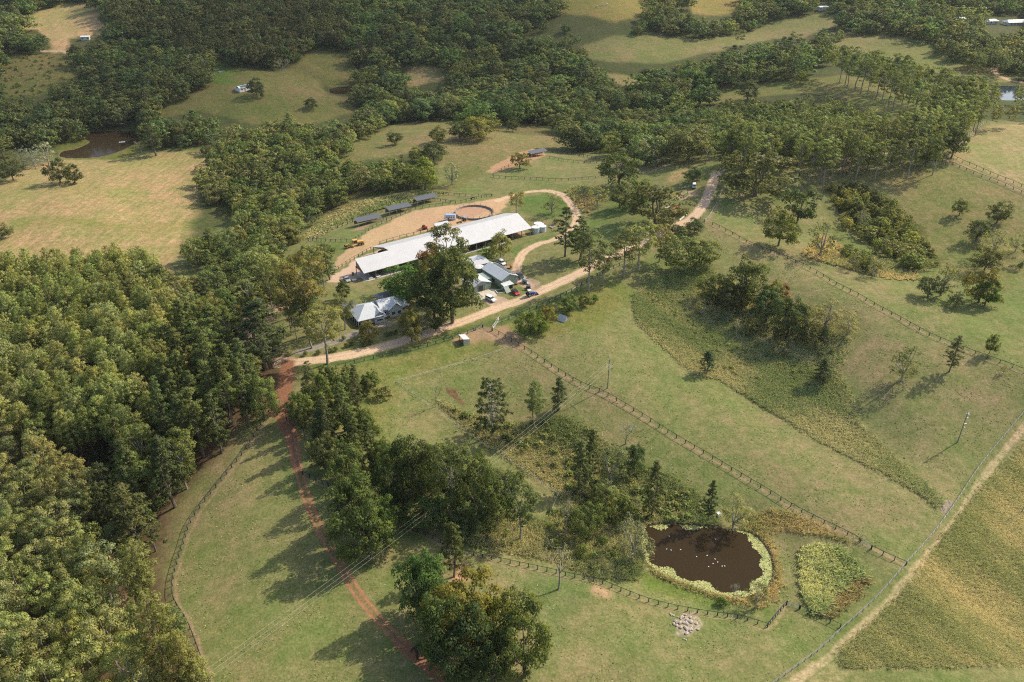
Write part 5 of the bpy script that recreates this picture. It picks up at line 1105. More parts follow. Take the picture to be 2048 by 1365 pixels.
win(8.3,.66,2.1); win(14.3,2.76,1.2); win(16.6,2.76,1.3); win(19.0,4.16,1.0); win(4,1.76,1.4); win(2.8,1.76,.8); win(11.4,4.16,1.2); win(6.46,1.3,.5,rz=pi/2); win(12.86,3.6,.8,rz=pi/2)
MB().slab([(7.0,.7,2.6),(9.6,.7,2.6),(9.6,-.2,2.2),(7.0,-.2,2.2)], .06).build('awning', M_WHITE, house); MB().tube((13,10,4.5),(13,10,6.2),.08,n=6).tube((6,9,4),(6,9,6.3),.06,n=5).build('flue', M_STEEL, house)
# shelters with charcoal skillion roofs
def shelter(cx, cy, wpx, label, m=M_DARKROOF, h=3.2, ang=33, depth=5.4, group='horse shelters with charcoal roofs', wm=None):
    P = G(cx, cy); D = project(P)[2]; w = wm or wpx * D / FPX / cos(radians(ang)); t = thing('horse_shelter', label, 'shelter', tuple(P), radians(ang), group)
    MB().slab([(-w/2,-depth/2,h-.5),(w/2,-depth/2,h-.5),(w/2,depth*.28,h+.3),(-w/2,depth*.28,h+.3)], .08).slab([(-w/2,depth*.28,h+.32),(w/2,depth*.28,h+.32),(w/2,depth/2,h-.05),(-w/2,depth/2,h-.05)], .08).build('roof', m, t)
    pp = MB().box(-.07,.07,-.07,.07,-.3,h-.35).mesh('post', M_STEEL)
    for x in np.linspace(-w/2+.3, w/2-.3, 4):
        for y in (-depth/2+.3, depth/2-.3): link('post', pp, t, (x, y, 0))
    MB().box(-w/2+.3,w/2-.3,depth/2-.35,depth/2-.28,0,1.8).build('back_rail', M_RUST, t); return t
shelter(736,447,44,'lowest charcoal-roofed horse shelter, nearest the yellow grader'); shelter(797,424,42,'middle charcoal-roofed horse shelter of the row above the dirt yard'); shelter(851,405,40,'upper charcoal-roofed horse shelter of the row above the dirt yard'); shelter(1074,312,34,'charcoal-roofed horse shelter alone at the top paddock')
fs = shelter(884,459,26,'small white-roofed feed shed behind the long barn', M_ROOFL, 2.9, 33, 4, None)
hu = G(929,685); t = thing('open_hut', 'little open-fronted hut with pale skillion roof in the home paddock', 'hut', tuple(hu), radians(118))
MB().slab([(-2,-1.3,1.9),(2,-1.3,1.9),(2,1.3,2.5),(-2,1.3,2.5)], .07).build('roof', M_ROOFL, t); MB().box(-1.9,-1.8,-1.2,1.2,-.3,2.0).box(-1.8,1.9,-1.25,-1.15,-.3,1.9).build('wall', M_STEEL, t); MB().box(1.7,1.85,-1.2,-1.05,-.3,1.9).box(1.7,1.85,1.05,1.2,-.3,2.4).box(-1.7,-1.55,1.05,1.2,-.3,2.4).build('frame', M_RUST, t)
P = G(1126,640); t = thing('a_frame_hut', 'grey A-frame animal hut standing on the grass', 'hut', tuple(P), radians(-38))
MB().slab([(-1.7,0,2.0),(1.7,0,2.0),(1.7,-1.6,0.02),(-1.7,-1.6,0.02)], .05).slab([(1.7,0,2.0),(-1.7,0,2.0),(-1.7,1.6,0.02),(1.7,1.6,0.02)], .05).build('roof', M_ROOFG, t); MB().add([(1.6,-1.5,0),(1.6,1.5,0),(1.6,0,1.9)], [(0,1,2)]).add([(-1.6,1.5,0),(-1.6,-1.5,0),(-1.6,0,1.9)], [(0,1,2)]).build('end_wall', M_STEEL, t)
# red shed under the big fig
P = G(1352,428); t = thing('red_shed', 'rust-red iron shed half hidden under the big domed fig', 'shed', tuple(P), radians(35))
MB().box(-2.6,2.6,-2.4,2.4,-.4,2.5).add([(-2.6,-2.4,2.5),(2.6,-2.4,2.5),(0,-2.4,3.4),(-2.6,2.4,2.5),(2.6,2.4,2.5),(0,2.4,3.4)], [(0,1,2),(4,3,5)]).build('wall', M_REDSHED, t); roof2(MB(), -2.9,2.9,-2.7,2.7,2.5,3.55,'y').build('roof', M_REDSHED, t)
MB().box(.4,1.8,-2.48,-2.38,0,2.1).build('shed_door_shade', M_CHAR, t); MB().slab([(-2.8,2.8,2.4),(2.8,2.8,2.4),(2.8,5.2,2.0),(-2.8,5.2,2.0)], .07).build('lean_to_roof', M_CONC, t)  # charcoal panel stands for the shaded inside of the red shed
hd = GP([(1357,437),(1372,423)]); t = thing('hedge', 'clipped hedge beside the red shed', 'hedge', tuple(hd[0])); V, lv = lobes_to_leaves([(*((hd[1]-hd[0])*k)[:2], ((hd[1]-hd[0])*k)[2]+.7, 1.3, 1.3, 1.0, .4) for k in np.linspace(0,1,6)], 90, .35); o = link('leafage', crown_mesh('leafage', V, lv), t); o.color = (.06,.085,.035,1)
wl2 = GP([(1359,442),(1375,428)]); d_ = wl2[1]-wl2[0]; t = thing('low_wall', 'low white wall along the drive by the red shed', 'wall', tuple(wl2[0]), atan2(d_[1], d_[0])); MB().box(0,float(np.hypot(*d_[:2])),-.15,.15,-.6,.7).build('wall', M_WHITE, t)
# far houses
def far_house(px, py, w, dpt, label, m, h=3., ang=10, cat='house', name='farmhouse'):
    P = G(px, py); t = thing(name, label, cat, tuple(P), radians(ang)); MB().box(-w/2,w/2,-dpt/2,dpt/2,-1,h).build('wall', M_CREAM, t); roof2(MB(), -w/2-.6,w/2+.6,-dpt/2-.6,dpt/2+.6,h,h+dpt*.17,'x',hip0=w*.12,hip1=w*.12,m=0).build('roof', m, t)
    for x in np.linspace(-w*.35, w*.35, max(2, int(w/4))): MB().box(x-.5,x+.5,-dpt/2-.06,-dpt/2+.02,.9,2.2).build('window', M_GLASS, t)
far_house(2030,50,24,11,'large white-roofed farmhouse near the top right corner',M_ROOFW); far_house(1976,48,15,8,'smaller white-roofed house left of the large one at the top right',M_ROOFL); far_house(1921,44,14,8,'white roof half hidden in trees at the top right',M_ROOFL)
far_house(1645,20,10,5,'tiny white roof beyond the far meadow at the top',M_WHITE); far_house(172,80,7,4,'white roof among trees below the top left field',M_WHITE); far_house(264,90,12,8,'pale roof peeping through the trees left of the cottage',M_ROOFL); far_house(290,102,14,8,'grey roof deep in the trees left of the cottage',M_ROOFG); far_house(222,68,6,3,'low white shed behind the trees at the top left field',M_WHITE,2.4,cat='shed',name='farm_shed')
P = G(487,181); t = thing('cottage', 'small white cottage with solar panels on the grassy slope', 'cottage', tuple(P), radians(52)); MB().box(-5,5,-2.4,2.4,-.6,2.7).build('wall', M_WHITE, t); roof2(MB(),-5.4,5.4,-2.8,2.8,2.7,4.0,'x').build('roof', M_WHITE, t)
MB().slab([(-3.5,-2.5,2.98),(3.5,-2.5,2.98),(3.5,-.6,3.86),(-3.5,-.6,3.86)], .06).build('solar_panel', M_SOLAR, t).location = (0,0,.12); MB().box(-.6,.5,-2.46,-2.38,0,2.1).build('door', M_RUST, t); MB().box(2,3.2,-2.46,-2.38,.9,2).build('window', M_GLASS, t); MB().box(-3.4,-2.2,-2.46,-2.38,.9,2).build('window', M_GLASS, t)
water_tank(475,181,1.7,2.4,'pale water tank beside the small white cottage', M_CREAM)
P = G(425,142); 
for i, (x, y, w, l) in enumerate([(417,146,2.,6.,), (432,140,1.8,5.), (443,144,1.6,5.), (424,150,2.2,4.)]):
    Q = G(x, y); t = thing('garden_bed', ['longest raised bed above the cottage','upper raised bed above the cottage','right-hand raised bed above the cottage','lowest raised bed above the cottage'][i], 'garden bed', tuple(Q), radians(20+10*i)); MB().box(-l/2,l/2,-w/2,w/2,-.3,.6).build('bed_frame', M_CONC, t); V, lv = lobes_to_leaves([(k,0,.6,.8,.8,.5,.5) for k in np.linspace(-l/2+.5,l/2-.5,4)], 60, .3); o = link('vegetable', crown_mesh('vegetable', V, lv), t); o.color = (.06,.11,.03,1)

# ------------------------------------------------------------------ round yard
c = (G(911,428) + G(986,428)) / 2; rr = 9.2; t = thing('round_yard', 'circular sand yard with a dark solid rail behind the barn', 'horse yard', (c[0], c[1], float(H(c[0], c[1])[0]) ))
n = 40; MB().add([(rr*cos(2*pi*i/n), rr*sin(2*pi*i/n), .10) for i in range(n)] + [(0,0,.10)], [(i,(i+1)%n,n) for i in range(n)]).build('sand_floor', M_SAND, t)
b = MB()
for i in range(n):
    if i == 27: continue
    a0, a1 = 2*pi*i/n, 2*pi*(i+1)/n; b.add([(rr*cos(a0),rr*sin(a0),-.8),(rr*cos(a1),rr*sin(a1),-.8),(rr*cos(a1),rr*sin(a1),1.0),(rr*cos(a0),rr*sin(a0),1.0),((rr+.12)*cos(a0),(rr+.12)*sin(a0),-.8),((rr+.12)*cos(a1),(rr+.12)*sin(a1),-.8),((rr+.12)*cos(a1),(rr+.12)*sin(a1),1.0),((rr+.12)*cos(a0),(rr+.12)*sin(a0),1.0)], [(1,0,3,2),(4,5,6,7),(3,7,6,2),(0,1,5,4)])
b.build('solid_rail', M_GREYRAIL, t)
pr = MB().box(-.09,.09,-.09,.09,-.5,1.9).mesh('post', M_GREYRAIL)
for i in range(0, n, 2): link('post', pr, t, ((rr+.2)*cos(2*pi*i/n), (rr+.2)*sin(2*pi*i/n), 0))

# ------------------------------------------------------------------ vehicles
def wheels(t, xs, y, r, w=.24, hub=M_STEEL):
    for x in xs:
        for s in (-1, 1):
            o = MB().tube((0,-w/2,0),(0,w/2,0),r,n=14).build('wheel', M_BLACK, t, (x, s*y, r)); MB().tube((0,s*w*.42,0),(0,s*w*.56,0),r*.55,n=10).build('hub', hub, o)
def headlamps(t, x, y, z):
    for s in (-1, 1): MB().box(-.04,.05,-.17,.17,-.08,.08).build('headlight', M_GLASS if False else M_WHITE, t, (x, s*y, z))
def car(name, label, rear, front, paint, kind='wagon', cat='car', roof=None):
    A, B = G(*rear), G(*front); c = (A + B) / 2; t = thing(name, label, cat, tuple(c), atan2(B[1]-A[1], B[0]-A[0]))
    L = 4.7 if kind != 'hatch' else 4.3; hh = L/2; top = {'wagon':1.78,'hatch':1.5,'ute':1.75,'van':2.2}[kind]; belt = {'hatch':.92,'van':1.25}.get(kind, 1.08); W = .9
    prof = {'wagon':[(-hh,.35),(-hh,belt),(hh-1.25,belt),(hh-.25,belt-.12),(hh,.75),(hh,.35)], 'hatch':[(-hh,.3),(-hh,.85),(-hh+.3,belt),(hh-1.2,belt),(hh-.3,belt-.2),(hh,.6),(hh,.3)],
            'ute':[(-hh,.4),(-hh,belt),(hh-1.3,belt),(hh-.2,belt-.1),(hh,.75),(hh,.4)], 'van':[(-hh,.35),(-hh,belt),(hh-.6,belt),(hh-.1,.95),(hh,.7),(hh,.35)]}[kind]
    MB().extrude(prof, -W, W).build('body', paint, t)
    c0, c1 = {'wagon':(-hh+.1,hh-1.3),'hatch':(-hh+.35,hh-1.1),'ute':(-hh+1.7,hh-1.35),'van':(-hh+.1,hh-.65)}[kind]; sl = .55 if kind != 'van' else .45
    MB().extrude([(c0,belt+.003),(c0+.18,top-.06),(c1-sl,top-.06),(c1,belt+.003)], -W*.88, W*.88).build('window', M_GLASS, t)
    MB().extrude([(c0+.14,top-.062),(c0+.2,top),(c1-sl-.04,top),(c1-sl+.02,top-.062)], -W*.86, W*.86).build('roof', roof or paint, t)
    pl = MB()
    for x in (c0+.12, (c0+c1-sl)/2): pl.box(x-.05,x+.05,-W*.885,-W*.86,belt,top-.05).box(x-.05,x+.05,W*.86,W*.885,belt,top-.05)
    pl.build('door_pillar', paint, t)
    if kind == 'ute': MB().box(-hh+.08,-hh+1.62,-W+.08,W-.08,belt+.005,belt+.02).box(-hh,-hh+1.65,-W,-W+.06,belt,belt+.25).box(-hh,-hh+1.65,W-.06,W,belt,belt+.25).build('tray', M_CHAR, t)
    wheels(t, (-hh+.85, hh-.9), W-.08, .36); headlamps(t, hh, .62, .78)
    MB().box(-.02,.03,-.7,.7,-.09,.09).build('bumper', M_CHAR, t, (-hh-.02, 0, .5)); return t
car('parked_car','white station wagon parked on the gravel in front of the garage',(974,597),(989,605),M_WHITE,'wagon')
car('parked_car','red hatchback with a black roof parked on the grass by the workshop',(1024,582.5),(1038,593),M_RED,'hatch',roof=M_BLACK)
car('off_road_wagon','white off-road wagon parked behind the workshop',(997,524),(1010,533),M_WHITE,'wagon')
car('pickup_truck','black pickup parked against the end wall of the workshop',(1036,551),(1045,560),M_CHAR,'ute',cat='pickup')
car('pickup_truck','silver pickup parked below the barn corner post',(689,558),(698,566),M_SILVER,'ute',cat='pickup')
car('camper_van','white van parked alone beside the small round tree',(1388,379),(1387.5,371),M_WHITE,'van',cat='van')
def flat_rig(name, label, cat, px, py, ang, group=None):
    return thing(name, label, cat, tuple(G(px, py)), radians(ang), group)
t = flat_rig('horse_float', 'white horse trailer with a blue roof parked by the round yard', 'horse trailer', 901, 440, 0)
MB().box(-2.6,2.6,-1.15,1.15,.55,2.3).build('body', M_WHITE, t); MB().extrude([(-2.7,2.3),(-2.3,2.75),(2.5,2.75),(2.6,2.3)], -1.1, 1.1).build('roof', mat('blue_roof_paint',(.30,.42,.60),.4), t); MB().extrude([(-3.0,.6),(-2.9,2.3),(-2.55,2.6),(-2.55,.6)], -1.05, 1.05).build('nose', M_WHITE, t)
for x in (-1.6,-.5,.6,1.7): MB().box(x-.35,x+.35,-1.19,-1.14,1.55,2.05).build('window', M_GLASS, t)
wheels(t, (-.2,.75), 1.15, .36); MB().tube((-3,0,.5),(-4.3,0,.5),.06,n=5).build('drawbar', M_STEEL, t); MB().tube((-.9,-1.2,1.0),(-.9,-1.35,1.0),.36,n=12).build('spare_wheel', M_BLACK, t)
t = flat_rig('car_trailer', 'dirty flat trailer beside the white off-road wagon', 'trailer', 1018, 537, 10); MB().box(-1.9,1.2,-.9,.9,.55,.72).build('deck', M_RUST, t); wheels(t, (.4,), .95, .33); MB().tube((-1.9,0,.6),(-3,0,.5),.06,n=4).build('drawbar', M_STEEL, t); MB().box(.9,1.2,-.9,.9,.7,1.2).build('orange_crate', M_ORANGE, t)
t = flat_rig('spray_trailer', 'silver tank trailer between the black pickup and the green tractor', 'trailer', 1051, 567, -40); MB().tube((-1.3,0,1.2),(1.2,0,1.2),.62,n=12).build('tank', M_SILVER, t); MB().box(-1.7,1.7,-.7,.7,.5,.62).build('chassis', M_STEEL, t); wheels(t, (0,), .85, .42); MB().tube((-1.6,-1.5,1.4),(-1.6,1.5,1.4),.05,n=4).tube((-1.6,-1.5,.9),(-1.6,1.5,.9),.05,n=4).tube((-1.6,0,.6),(-1.6,0,1.4),.05,n=4).tube((1.7,0,.55),(2.7,0,.5),.05,n=4).build('spray_boom', M_WHITE, t)
t['label'] = 'silver tank trailer between the black pickup and the buggy'
t = flat_rig('utility_buggy', 'black open-topped utility buggy next to the blue tractor', 'buggy', 1057, 579, 100); MB().extrude([(-1.5,.45),(-1.5,.95),(.1,.95),(.3,.75),(1.2,.9),(1.5,.7),(1.5,.4)], -.75, .75).build('body', M_CHAR, t); wheels(t, (-1.05,1.05), .78, .34)
cg = MB(); 
for y in (-.68,.68): cg.path([(-.55,y,.95),(-.45,y,1.85),(.35,y,1.85),(.8,y,.85)], [.04]*4, 4)
cg.box(-.5,.4,-.7,.7,1.82,1.9).build('roll_cage', M_CHAR, t); MB().box(-.45,-.2,-.6,.6,.9,1.3).box(-.45,.1,-.6,.6,.85,.97).build('seat', M_BLACK, t)
t = flat_rig('tractor', 'blue tractor with a pale canopy parked at the road edge', 'tractor', 1061, 592, 25)
MB().extrude([(.1,.8),(.1,1.5),(1.75,1.4),(1.9,.8)], -.4, .4).build('bonnet', M_BLUE, t); MB().box(-1.3,.3,-.5,.5,.6,1.1).build('chassis', M_CHAR, t); MB().box(-1.1,-.3,-.95,-.45,1.1,1.5).box(-1.1,-.3,.45,.95,1.1,1.5).build('mudguard', M_BLUE, t)
MB().box(-1.2,.3,-.75,.75,2.45,2.58).build('canopy', M_CREAM, t); MB().tube((-1.0,-.6,1.4),(-1.0,-.6,2.5),.04,n=4).tube((-1.0,.6,1.4),(-1.0,.6,2.5),.04,n=4).tube((.1,-.6,1.2),(.1,-.6,2.5),.04,n=4).tube((.1,.6,1.2),(.1,.6,2.5),.04,n=4).build('canopy_frame', M_CHAR, t)
wheels(t, (-.85,), .85, .78, .42); wheels(t, (1.35,), .75, .5, .3); MB().tube((1.0,-.6,1.1),(2.7,-.6,.7),.07,n=4).tube((1.0,.6,1.1),(2.7,.6,.7),.07,n=4).build('loader_arm', M_BLUE, t); MB().extrude([(2.6,.2),(2.6,.9),(2.75,.9),(2.8,.35),(3.3,.3),(3.3,.2)], -.95, .95).build('bucket', M_CHAR, t)
t = flat_rig('tractor', 'small grey tractor with a canopy beside the round yard rail', 'tractor', 930, 441, 80)
MB().extrude([(.1,.6),(.1,1.2),(1.3,1.1),(1.4,.6)], -.35, .35).build('bonnet', M_SILVER, t); MB().box(-1,.2,-.4,.4,.5,.9).build('chassis', M_CHAR, t); MB().box(-1,.1,-.7,.7,2.1,2.2).build('canopy', M_STEEL, t); MB().tube((-.8,-.5,.9),(-.8,-.5,2.1),.04,n=4).tube((-.8,.5,.9),(-.8,.5,2.1),.04,n=4).build('canopy_frame', M_CHAR, t); wheels(t, (-.7,), .7, .6, .32); wheels(t, (1.0,), .6, .35)
t = flat_rig('drag_harrow', 'low black harrow lying on the dirt beside the grey tractor', 'harrow', 918, 446, 20); b = MB()
for i in range(5): b.tube((-1.2,-.7+i*.35,.25),(1.2,-.7+i*.35,.25),.05,n=4)
for i in range(4): b.tube((-1.1+i*.7,-.8,.28),(-1.1+i*.7,.8,.28),.05,n=4)
b.build('harrow_frame', M_BLACK, t); MB().tube((-.9,-.9,.3),(-.9,-.7,.3),.3,n=10).tube((.9,-.9,.3),(.9,-.7,.3),.3,n=10).build('wheel', M_BLACK, t)
t = flat_rig('skid_loader', 'orange tracked loader with a rake working in the dirt yard', 'loader', 848, 459, 205)
MB().extrude([(-1.5,.7),(-1.5,1.4),(-.6,1.7),(.4,1.5),(.9,.9),(.9,.5),(-1.2,.5)], -.55, .55).build('body', M_ORANGE, t); MB().extrude([(-.6,1.3),(-.5,2.1),(.5,2.1),(.8,1.2)], -.48, .48).build('cab', M_GLASS, t)
tr = MB().extrude([(-1.3,.1),(-1.5,.35),(-1.2,.65),(.8,.65),(1.1,.35),(.9,.05),(-1.1,.05)], -.2, .2).mesh('track', M_BLACK)
for y in (-.8,.8): link('track', tr, t, (0,y,0))
for y in (-.68,.68): MB().path([(-1.4,0,1.5),(.2,0,1.3),(1.6,0,.5)], [.1,.1,.08], 5).build('lift_arm', M_ORANGE, t, (0,y,0))
b = MB()
for i in range(8): b.path([(1.6,-1+i*.28,.5),(2.4,-1+i*.28,.12),(3.2,-1+i*.28,.1),(3.5,-1+i*.28,.3)], [.05]*4, 4)
b.tube((1.6,-1.1,.5),(1.6,1.1,.5),.08,n=5).tube((2.6,-1.1,.12),(2.6,1.1,.12),.06,n=5).build('rake', M_RUST, t)
t = flat_rig('road_grader', 'yellow road grader parked on the grass edge of the dirt yard', 'grader', 709, 493, 209)
MB().extrude([(-4.2,.9),(-4.2,2.0),(-1.2,2.2),(-1.2,.9)], -.7, .7).build('engine_cover', M_YELLOW, t); MB().extrude([(-1.3,1.9),(.8,1.9),(4.3,1.5),(4.3,1.15),(.8,1.45),(-1.3,1.1)], -.22, .22).build('main_beam', M_YELLOW, t)
MB().box(-1.25,.5,-.75,.75,1.5,3.0).build('cab', M_GLASS, t); MB().box(-1.4,.65,-.9,.9,3.0,3.12).build('cab_roof', M_YELLOW, t); cf = MB()
for x in (-1.22,.47):
    for y in (-.73,.73): cf.box(x-.06,x+.06,y-.06,y+.06,1.45,3.02)
cf.build('cab_frame', M_YELLOW, t); wheels(t, (-3.6,-2.2), 1.0, .68, .42, M_YELLOW); wheels(t, (3.8,), 1.0, .62, .38, M_YELLOW)
bl = MB().box(-.06,.06,-1.9,1.9,.1,.75).build('blade', M_YELLOW, t, (1.6,0,0)); bl.rotation_euler = (0,0,.5); MB().tube((1.6,-.6,.8),(1.6,-.5,1.7),.07,n=5).tube((1.6,.6,.8),(1.6,.5,1.7),.07,n=5).tube((3.8,-1,.65),(3.8,1,.65),.1,n=5).build('hydraulic_frame', M_YELLOW, t); MB().tube((-4.3,0,1.0),(-5.2,0,1.1),.15,n=6).tube((-5.2,-.8,.9),(-5.2,.8,.9),.12,n=6).build('rear_ripper', M_YELLOW, t)
t = flat_rig('wheelbarrow', 'green wheelbarrow tipped up beside the woodpile near the white van', 'wheelbarrow', 1375, 390, 60); MB().add([(-.5,-.35,.4),(.5,-.35,.4),(.6,.1,1.5),(-.6,.1,1.5),(-.3,.25,.5),(.3,.25,.5),(.35,.35,1.3),(-.35,.35,1.3)], [(0,1,2,3),(7,6,5,4),(0,4,5,1),(1,5,6,2),(2,6,7,3),(3,7,4,0)]).build('tray', M_GREENP, t); MB().tube((-.05,0,.25),(.05,0,.25),.25,n=12).build('wheel', M_BLACK, t); MB().tube((-.25,.3,.3),(-.4,.1,2.1),.035,n=5).tube((.25,.3,.3),(.4,.1,2.1),.035,n=5).build('handle', M_RUST, t)
t = flat_rig('woodpile', 'heap of pale split logs on the bare ground near the white van', 'woodpile', 1364, 378, 0)
for i in range(12):
    r = random.Random(i); a = r.uniform(0,3.1); x, y = r.uniform(-2.2,2.2), r.uniform(-1,1); MB().tube((x-cos(a)*.8,y-sin(a)*.5,.15+r.uniform(0,.35)),(x+cos(a)*.8,y+sin(a)*.5,.2+r.uniform(0,.3)),.16,n=6).build('log', M_ROCK if i % 2 else M_BARK, t)
t = flat_rig('pump_box', 'white box standing on the bank at the back of the lily pond', 'box', 1437, 1032, 20); MB().box(-.45,.45,-.45,.45,-.2,1.0).build('cabinet', M_WHITE, t); MB().slab([(-.55,-.55,1.1),(.55,-.55,1.0),(.55,.55,1.0),(-.55,.55,1.1)], .06).build('lid', M_WHITE, t)
t = flat_rig('sand_pit', 'timber-edged pit with white rails in front of the workshop', 'garden frame', 1004, 583, 20); MB().box(-2.5,2.5,-1.6,-1.4,0,.35).box(-2.5,2.5,1.4,1.6,0,.35).box(-2.5,-2.3,-1.4,1.4,0,.35).box(2.3,2.5,-1.4,1.4,0,.35).build('timber_edge', M_CREAM, t)
t = flat_rig('scrap_heap', 'low heap of orange and grey scrap at the workshop corner', 'scrap', 1032, 570, 25)
for i in range(7):
    r = random.Random(30+i); x = -2+i*.6; MB().box(-r.uniform(.2,.6),r.uniform(.2,.6),-.25,.25,0,r.uniform(.2,.6)).build('scrap_piece', [M_ORANGE,M_STEEL,M_RUST,M_CHAR][i%4], t, (x, r.uniform(-.4,.4), 0))
t = flat_rig('wheelie_bin', 'green bin against the garage corner', 'bin', 979, 575, 35); MB().add([(-.25,-.3,0),(.25,-.3,0),(.25,.3,0),(-.25,.3,0),(-.32,-.38,1),(.32,-.38,1),(.32,.38,1),(-.32,.38,1)], [(3,2,1,0),(4,5,6,7),(0,1,5,4),(1,2,6,5),(2,3,7,6),(3,0,4,7)]).build('bin_body', M_GREENP, t); MB().box(-.34,.34,-.4,.4,1,1.08).build('lid', M_GREENP, t)
t = flat_rig('wheelie_bin', 'dark green bin on the concrete at the barn entrance', 'bin', 706, 551, 35); MB().add([(-.3,-.3,0),(.3,-.3,0),(.3,.3,0),(-.3,.3,0),(-.38,-.38,1.2),(.38,-.38,1.2),(.38,.38,1.2),(-.38,.38,1.2)], [(3,2,1,0),(4,5,6,7),(0,1,5,4),(1,2,6,5),(2,3,7,6),(3,0,4,7)]).build('bin_body', M_GREENP, t); MB().box(-.4,.4,-.4,.4,1.2,1.28).build('lid', M_GREENP, t)
t = flat_rig('pallet_stack', 'stack of pale boards beside the silver pickup', 'pallet', 709, 562, 35)
for k in range(3): MB().box(-.9,.9,-.6,.6,.05+k*.22,.17+k*.22).build('board', M_CREAM, t)
for i, (x, y) in enumerate([(1100,455),(1104,457),(1108,455)]):
    t = flat_rig('boulder', ['left','middle','right'][i] + ' pale boulder in the row beside the water tanks', 'boulder', x, y, i*40, 'pale boulders beside the water tanks'); MB().ball((0,0,.25),.6,8,sz=.7,sx=1.2).build('rock', M_ROCK, t)
# rock heap by the lower fence: every rock a part
t = flat_rig('rock_heap', 'heap of pale rocks below the lower fence near the pond', 'rock heap', 1368, 1252, 0)
for i in range(46):
    r = random.Random(70+i); x, y = r.gauss(0,1.6), r.gauss(0,2.0); P = np.array(t.location) + (x,y,0); o = MB().ball((0,0,0),r.uniform(.2,.48),7,sz=r.uniform(.5,.9),sx=r.uniform(.8,1.4)).build('rock', M_ROCK, t, (x,y,float(H(P[0],P[1])[0])-P[2]+.12)); o.rotation_euler = (0,0,r.uniform(0,6))

# ------------------------------------------------------------------ poles and wires
def pole(px, py, h, label, arm=None, lean=0., kit=False, r=.17):
    P = G(px, py); t = thing('power_pole', label, 'power pole', tuple(P)); MB().tube((0,0,-.5),(lean,0,h),r,r*.72,8).build('pole', M_POLE, t)
    if arm:
        for z, w, a in arm:
            o = MB().box(-w/2,w/2,-.06,.06,-.06,.06).build('crossarm', M_STEEL, t, (lean*z/h,-.2,z)); o.rotation_euler = (0,0,a)
            for s in (-1,0,1): MB().tube((s*w*.46,0,.05),(s*w*.46,0,.32),.06,n=6).build('insulator', M_WHITE, o)
    if kit:
        for z, s in ((h*.92,.35),(h*.80,.3),(h*.62,.55),(h*.5,.3)): MB().box(-s,s*.4,-.35,-.12,z-.25,z+.25).build('switchgear' if s < .5 else 'transformer', M_STEEL, t, (.45,0,0))
    return t, P
t, PP = pole(1215,777,11.2,'tall power pole carrying three wires over the middle fence',[(9.0,2.6,radians(-32))]); MB().tube((-.25,-.1,10.3),(-.25,-.1,11.6),.04,n=4).box(-.35,.05,-.2,0,10.9,11.1).build('top_bracket', M_STEEL, t)
pole(1915,885,11.4,'power pole with transformer gear in the lower right paddock',[(10.9,1.6,.5)],0,True)
pole(774,669,7.5,'short power pole in front of the house',[(7.2,.8,.4)],r=.13); pole(956,594,7.6,'thin pole at the corner of the concrete apron',r=.11); pole(966,604,2.6,'stubby post beside the white station wagon',r=.10); pole(2043,1026,6.5,'pole in the long grass at the right edge',r=.12)
end = at_height(210, 1560, 1.0); wnames = ['left','middle','right']
for k, s in enumerate((-1,0,1)):
    a = radians(-32); A = PP + (s*1.2*cos(a), -.2 + s*1.2*sin(a), 9.3 if s else 9.2); B = end + (s*1.2*cos(a), s*1.2*sin(a), 8.); pts = [A + (B-A)*u - (0,0,4*3.0*u*(1-u)) for u in np.linspace(0,1,28)]
    b = MB().path([p - A for p in pts], [.018]*28, 4); o = b.build('power_line', M_LINE, None, tuple(A)); tag(o, wnames[k] + 'most of the three sagging power lines over the paddocks' if k != 1 else 'middle one of the three sagging power lines over the paddocks', 'power line', 'power lines over the lower paddocks')

# ------------------------------------------------------------------ animals
def quadruped(name, label, px, py, ang, cat='horse', hide=None, graze=True, s=1.0):
    t = thing(name, label, cat, tuple(G(px, py)), radians(ang)); me = bpy.data.meshes.new('body')
    nd = [(-.75,0,1.28),(-.35,0,1.22),(.2,0,1.2),(.6,0,1.3),(1.0,0,1.35 if not graze else 1.1),(1.35,0,1.75 if not graze else .55),(1.7,0,1.6 if not graze else .18),(-.95,0,1.2),(-1.05,0,.6)]
    rad = [.30,.33,.32,.28,.17,.13,.08,.07,.04]; ed = [(0,1),(1,2),(2,3),(3,4),(4,5),(5,6),(0,7),(7,8)]
    for (x, y, root, hind) in ((-.72,.17,0,1),(-.78,-.17,0,1),(.55,.16,3,0),(.68,-.16,3,0)):
        n = len(nd); nd += [(x+(.12 if hind else 0),y,.8),(x-(.12 if hind else -.02),y,.48),(x,y,.08),(x+.08,y,.03)]; rad += [.14,.07,.05,.06]; ed += [(root,n),(n,n+1),(n+1,n+2),(n+2,n+3)]
    me.from_pydata([(a*s,b*s,c*s) for a,b,c in nd], ed, []); o = link('body', me, t); me.materials.append(hide or M_HAIR)
    md = o.modifiers.new('skin', 'SKIN'); sv = me.skin_vertices[0].data
    for i, r in enumerate(rad): sv[i].radius = (r*s, r*s)
    sv[0].use_root = True; o.modifiers.new('sub', 'SUBSURF').levels = 1; o.modifiers['sub'].render_levels = 1
    for sy in (-.06,.06): MB().tube((0,0,0),(.0,0,.14),.035,.01,4).build('ear', hide or M_HAIR, t, (nd[5][0]*s, sy*s, nd[5][2]*s + .08))
    return t
quadruped('horse','dark horse standing beside the red track in the tree shade',836,1300,205,s=1.05); quadruped('horse','dark horse walking on the red track in the tree shade',835,1316,100,graze=False,s=1.05); quadruped('horse','dark horse grazing at the fence above the dirt yard',946,400,190)
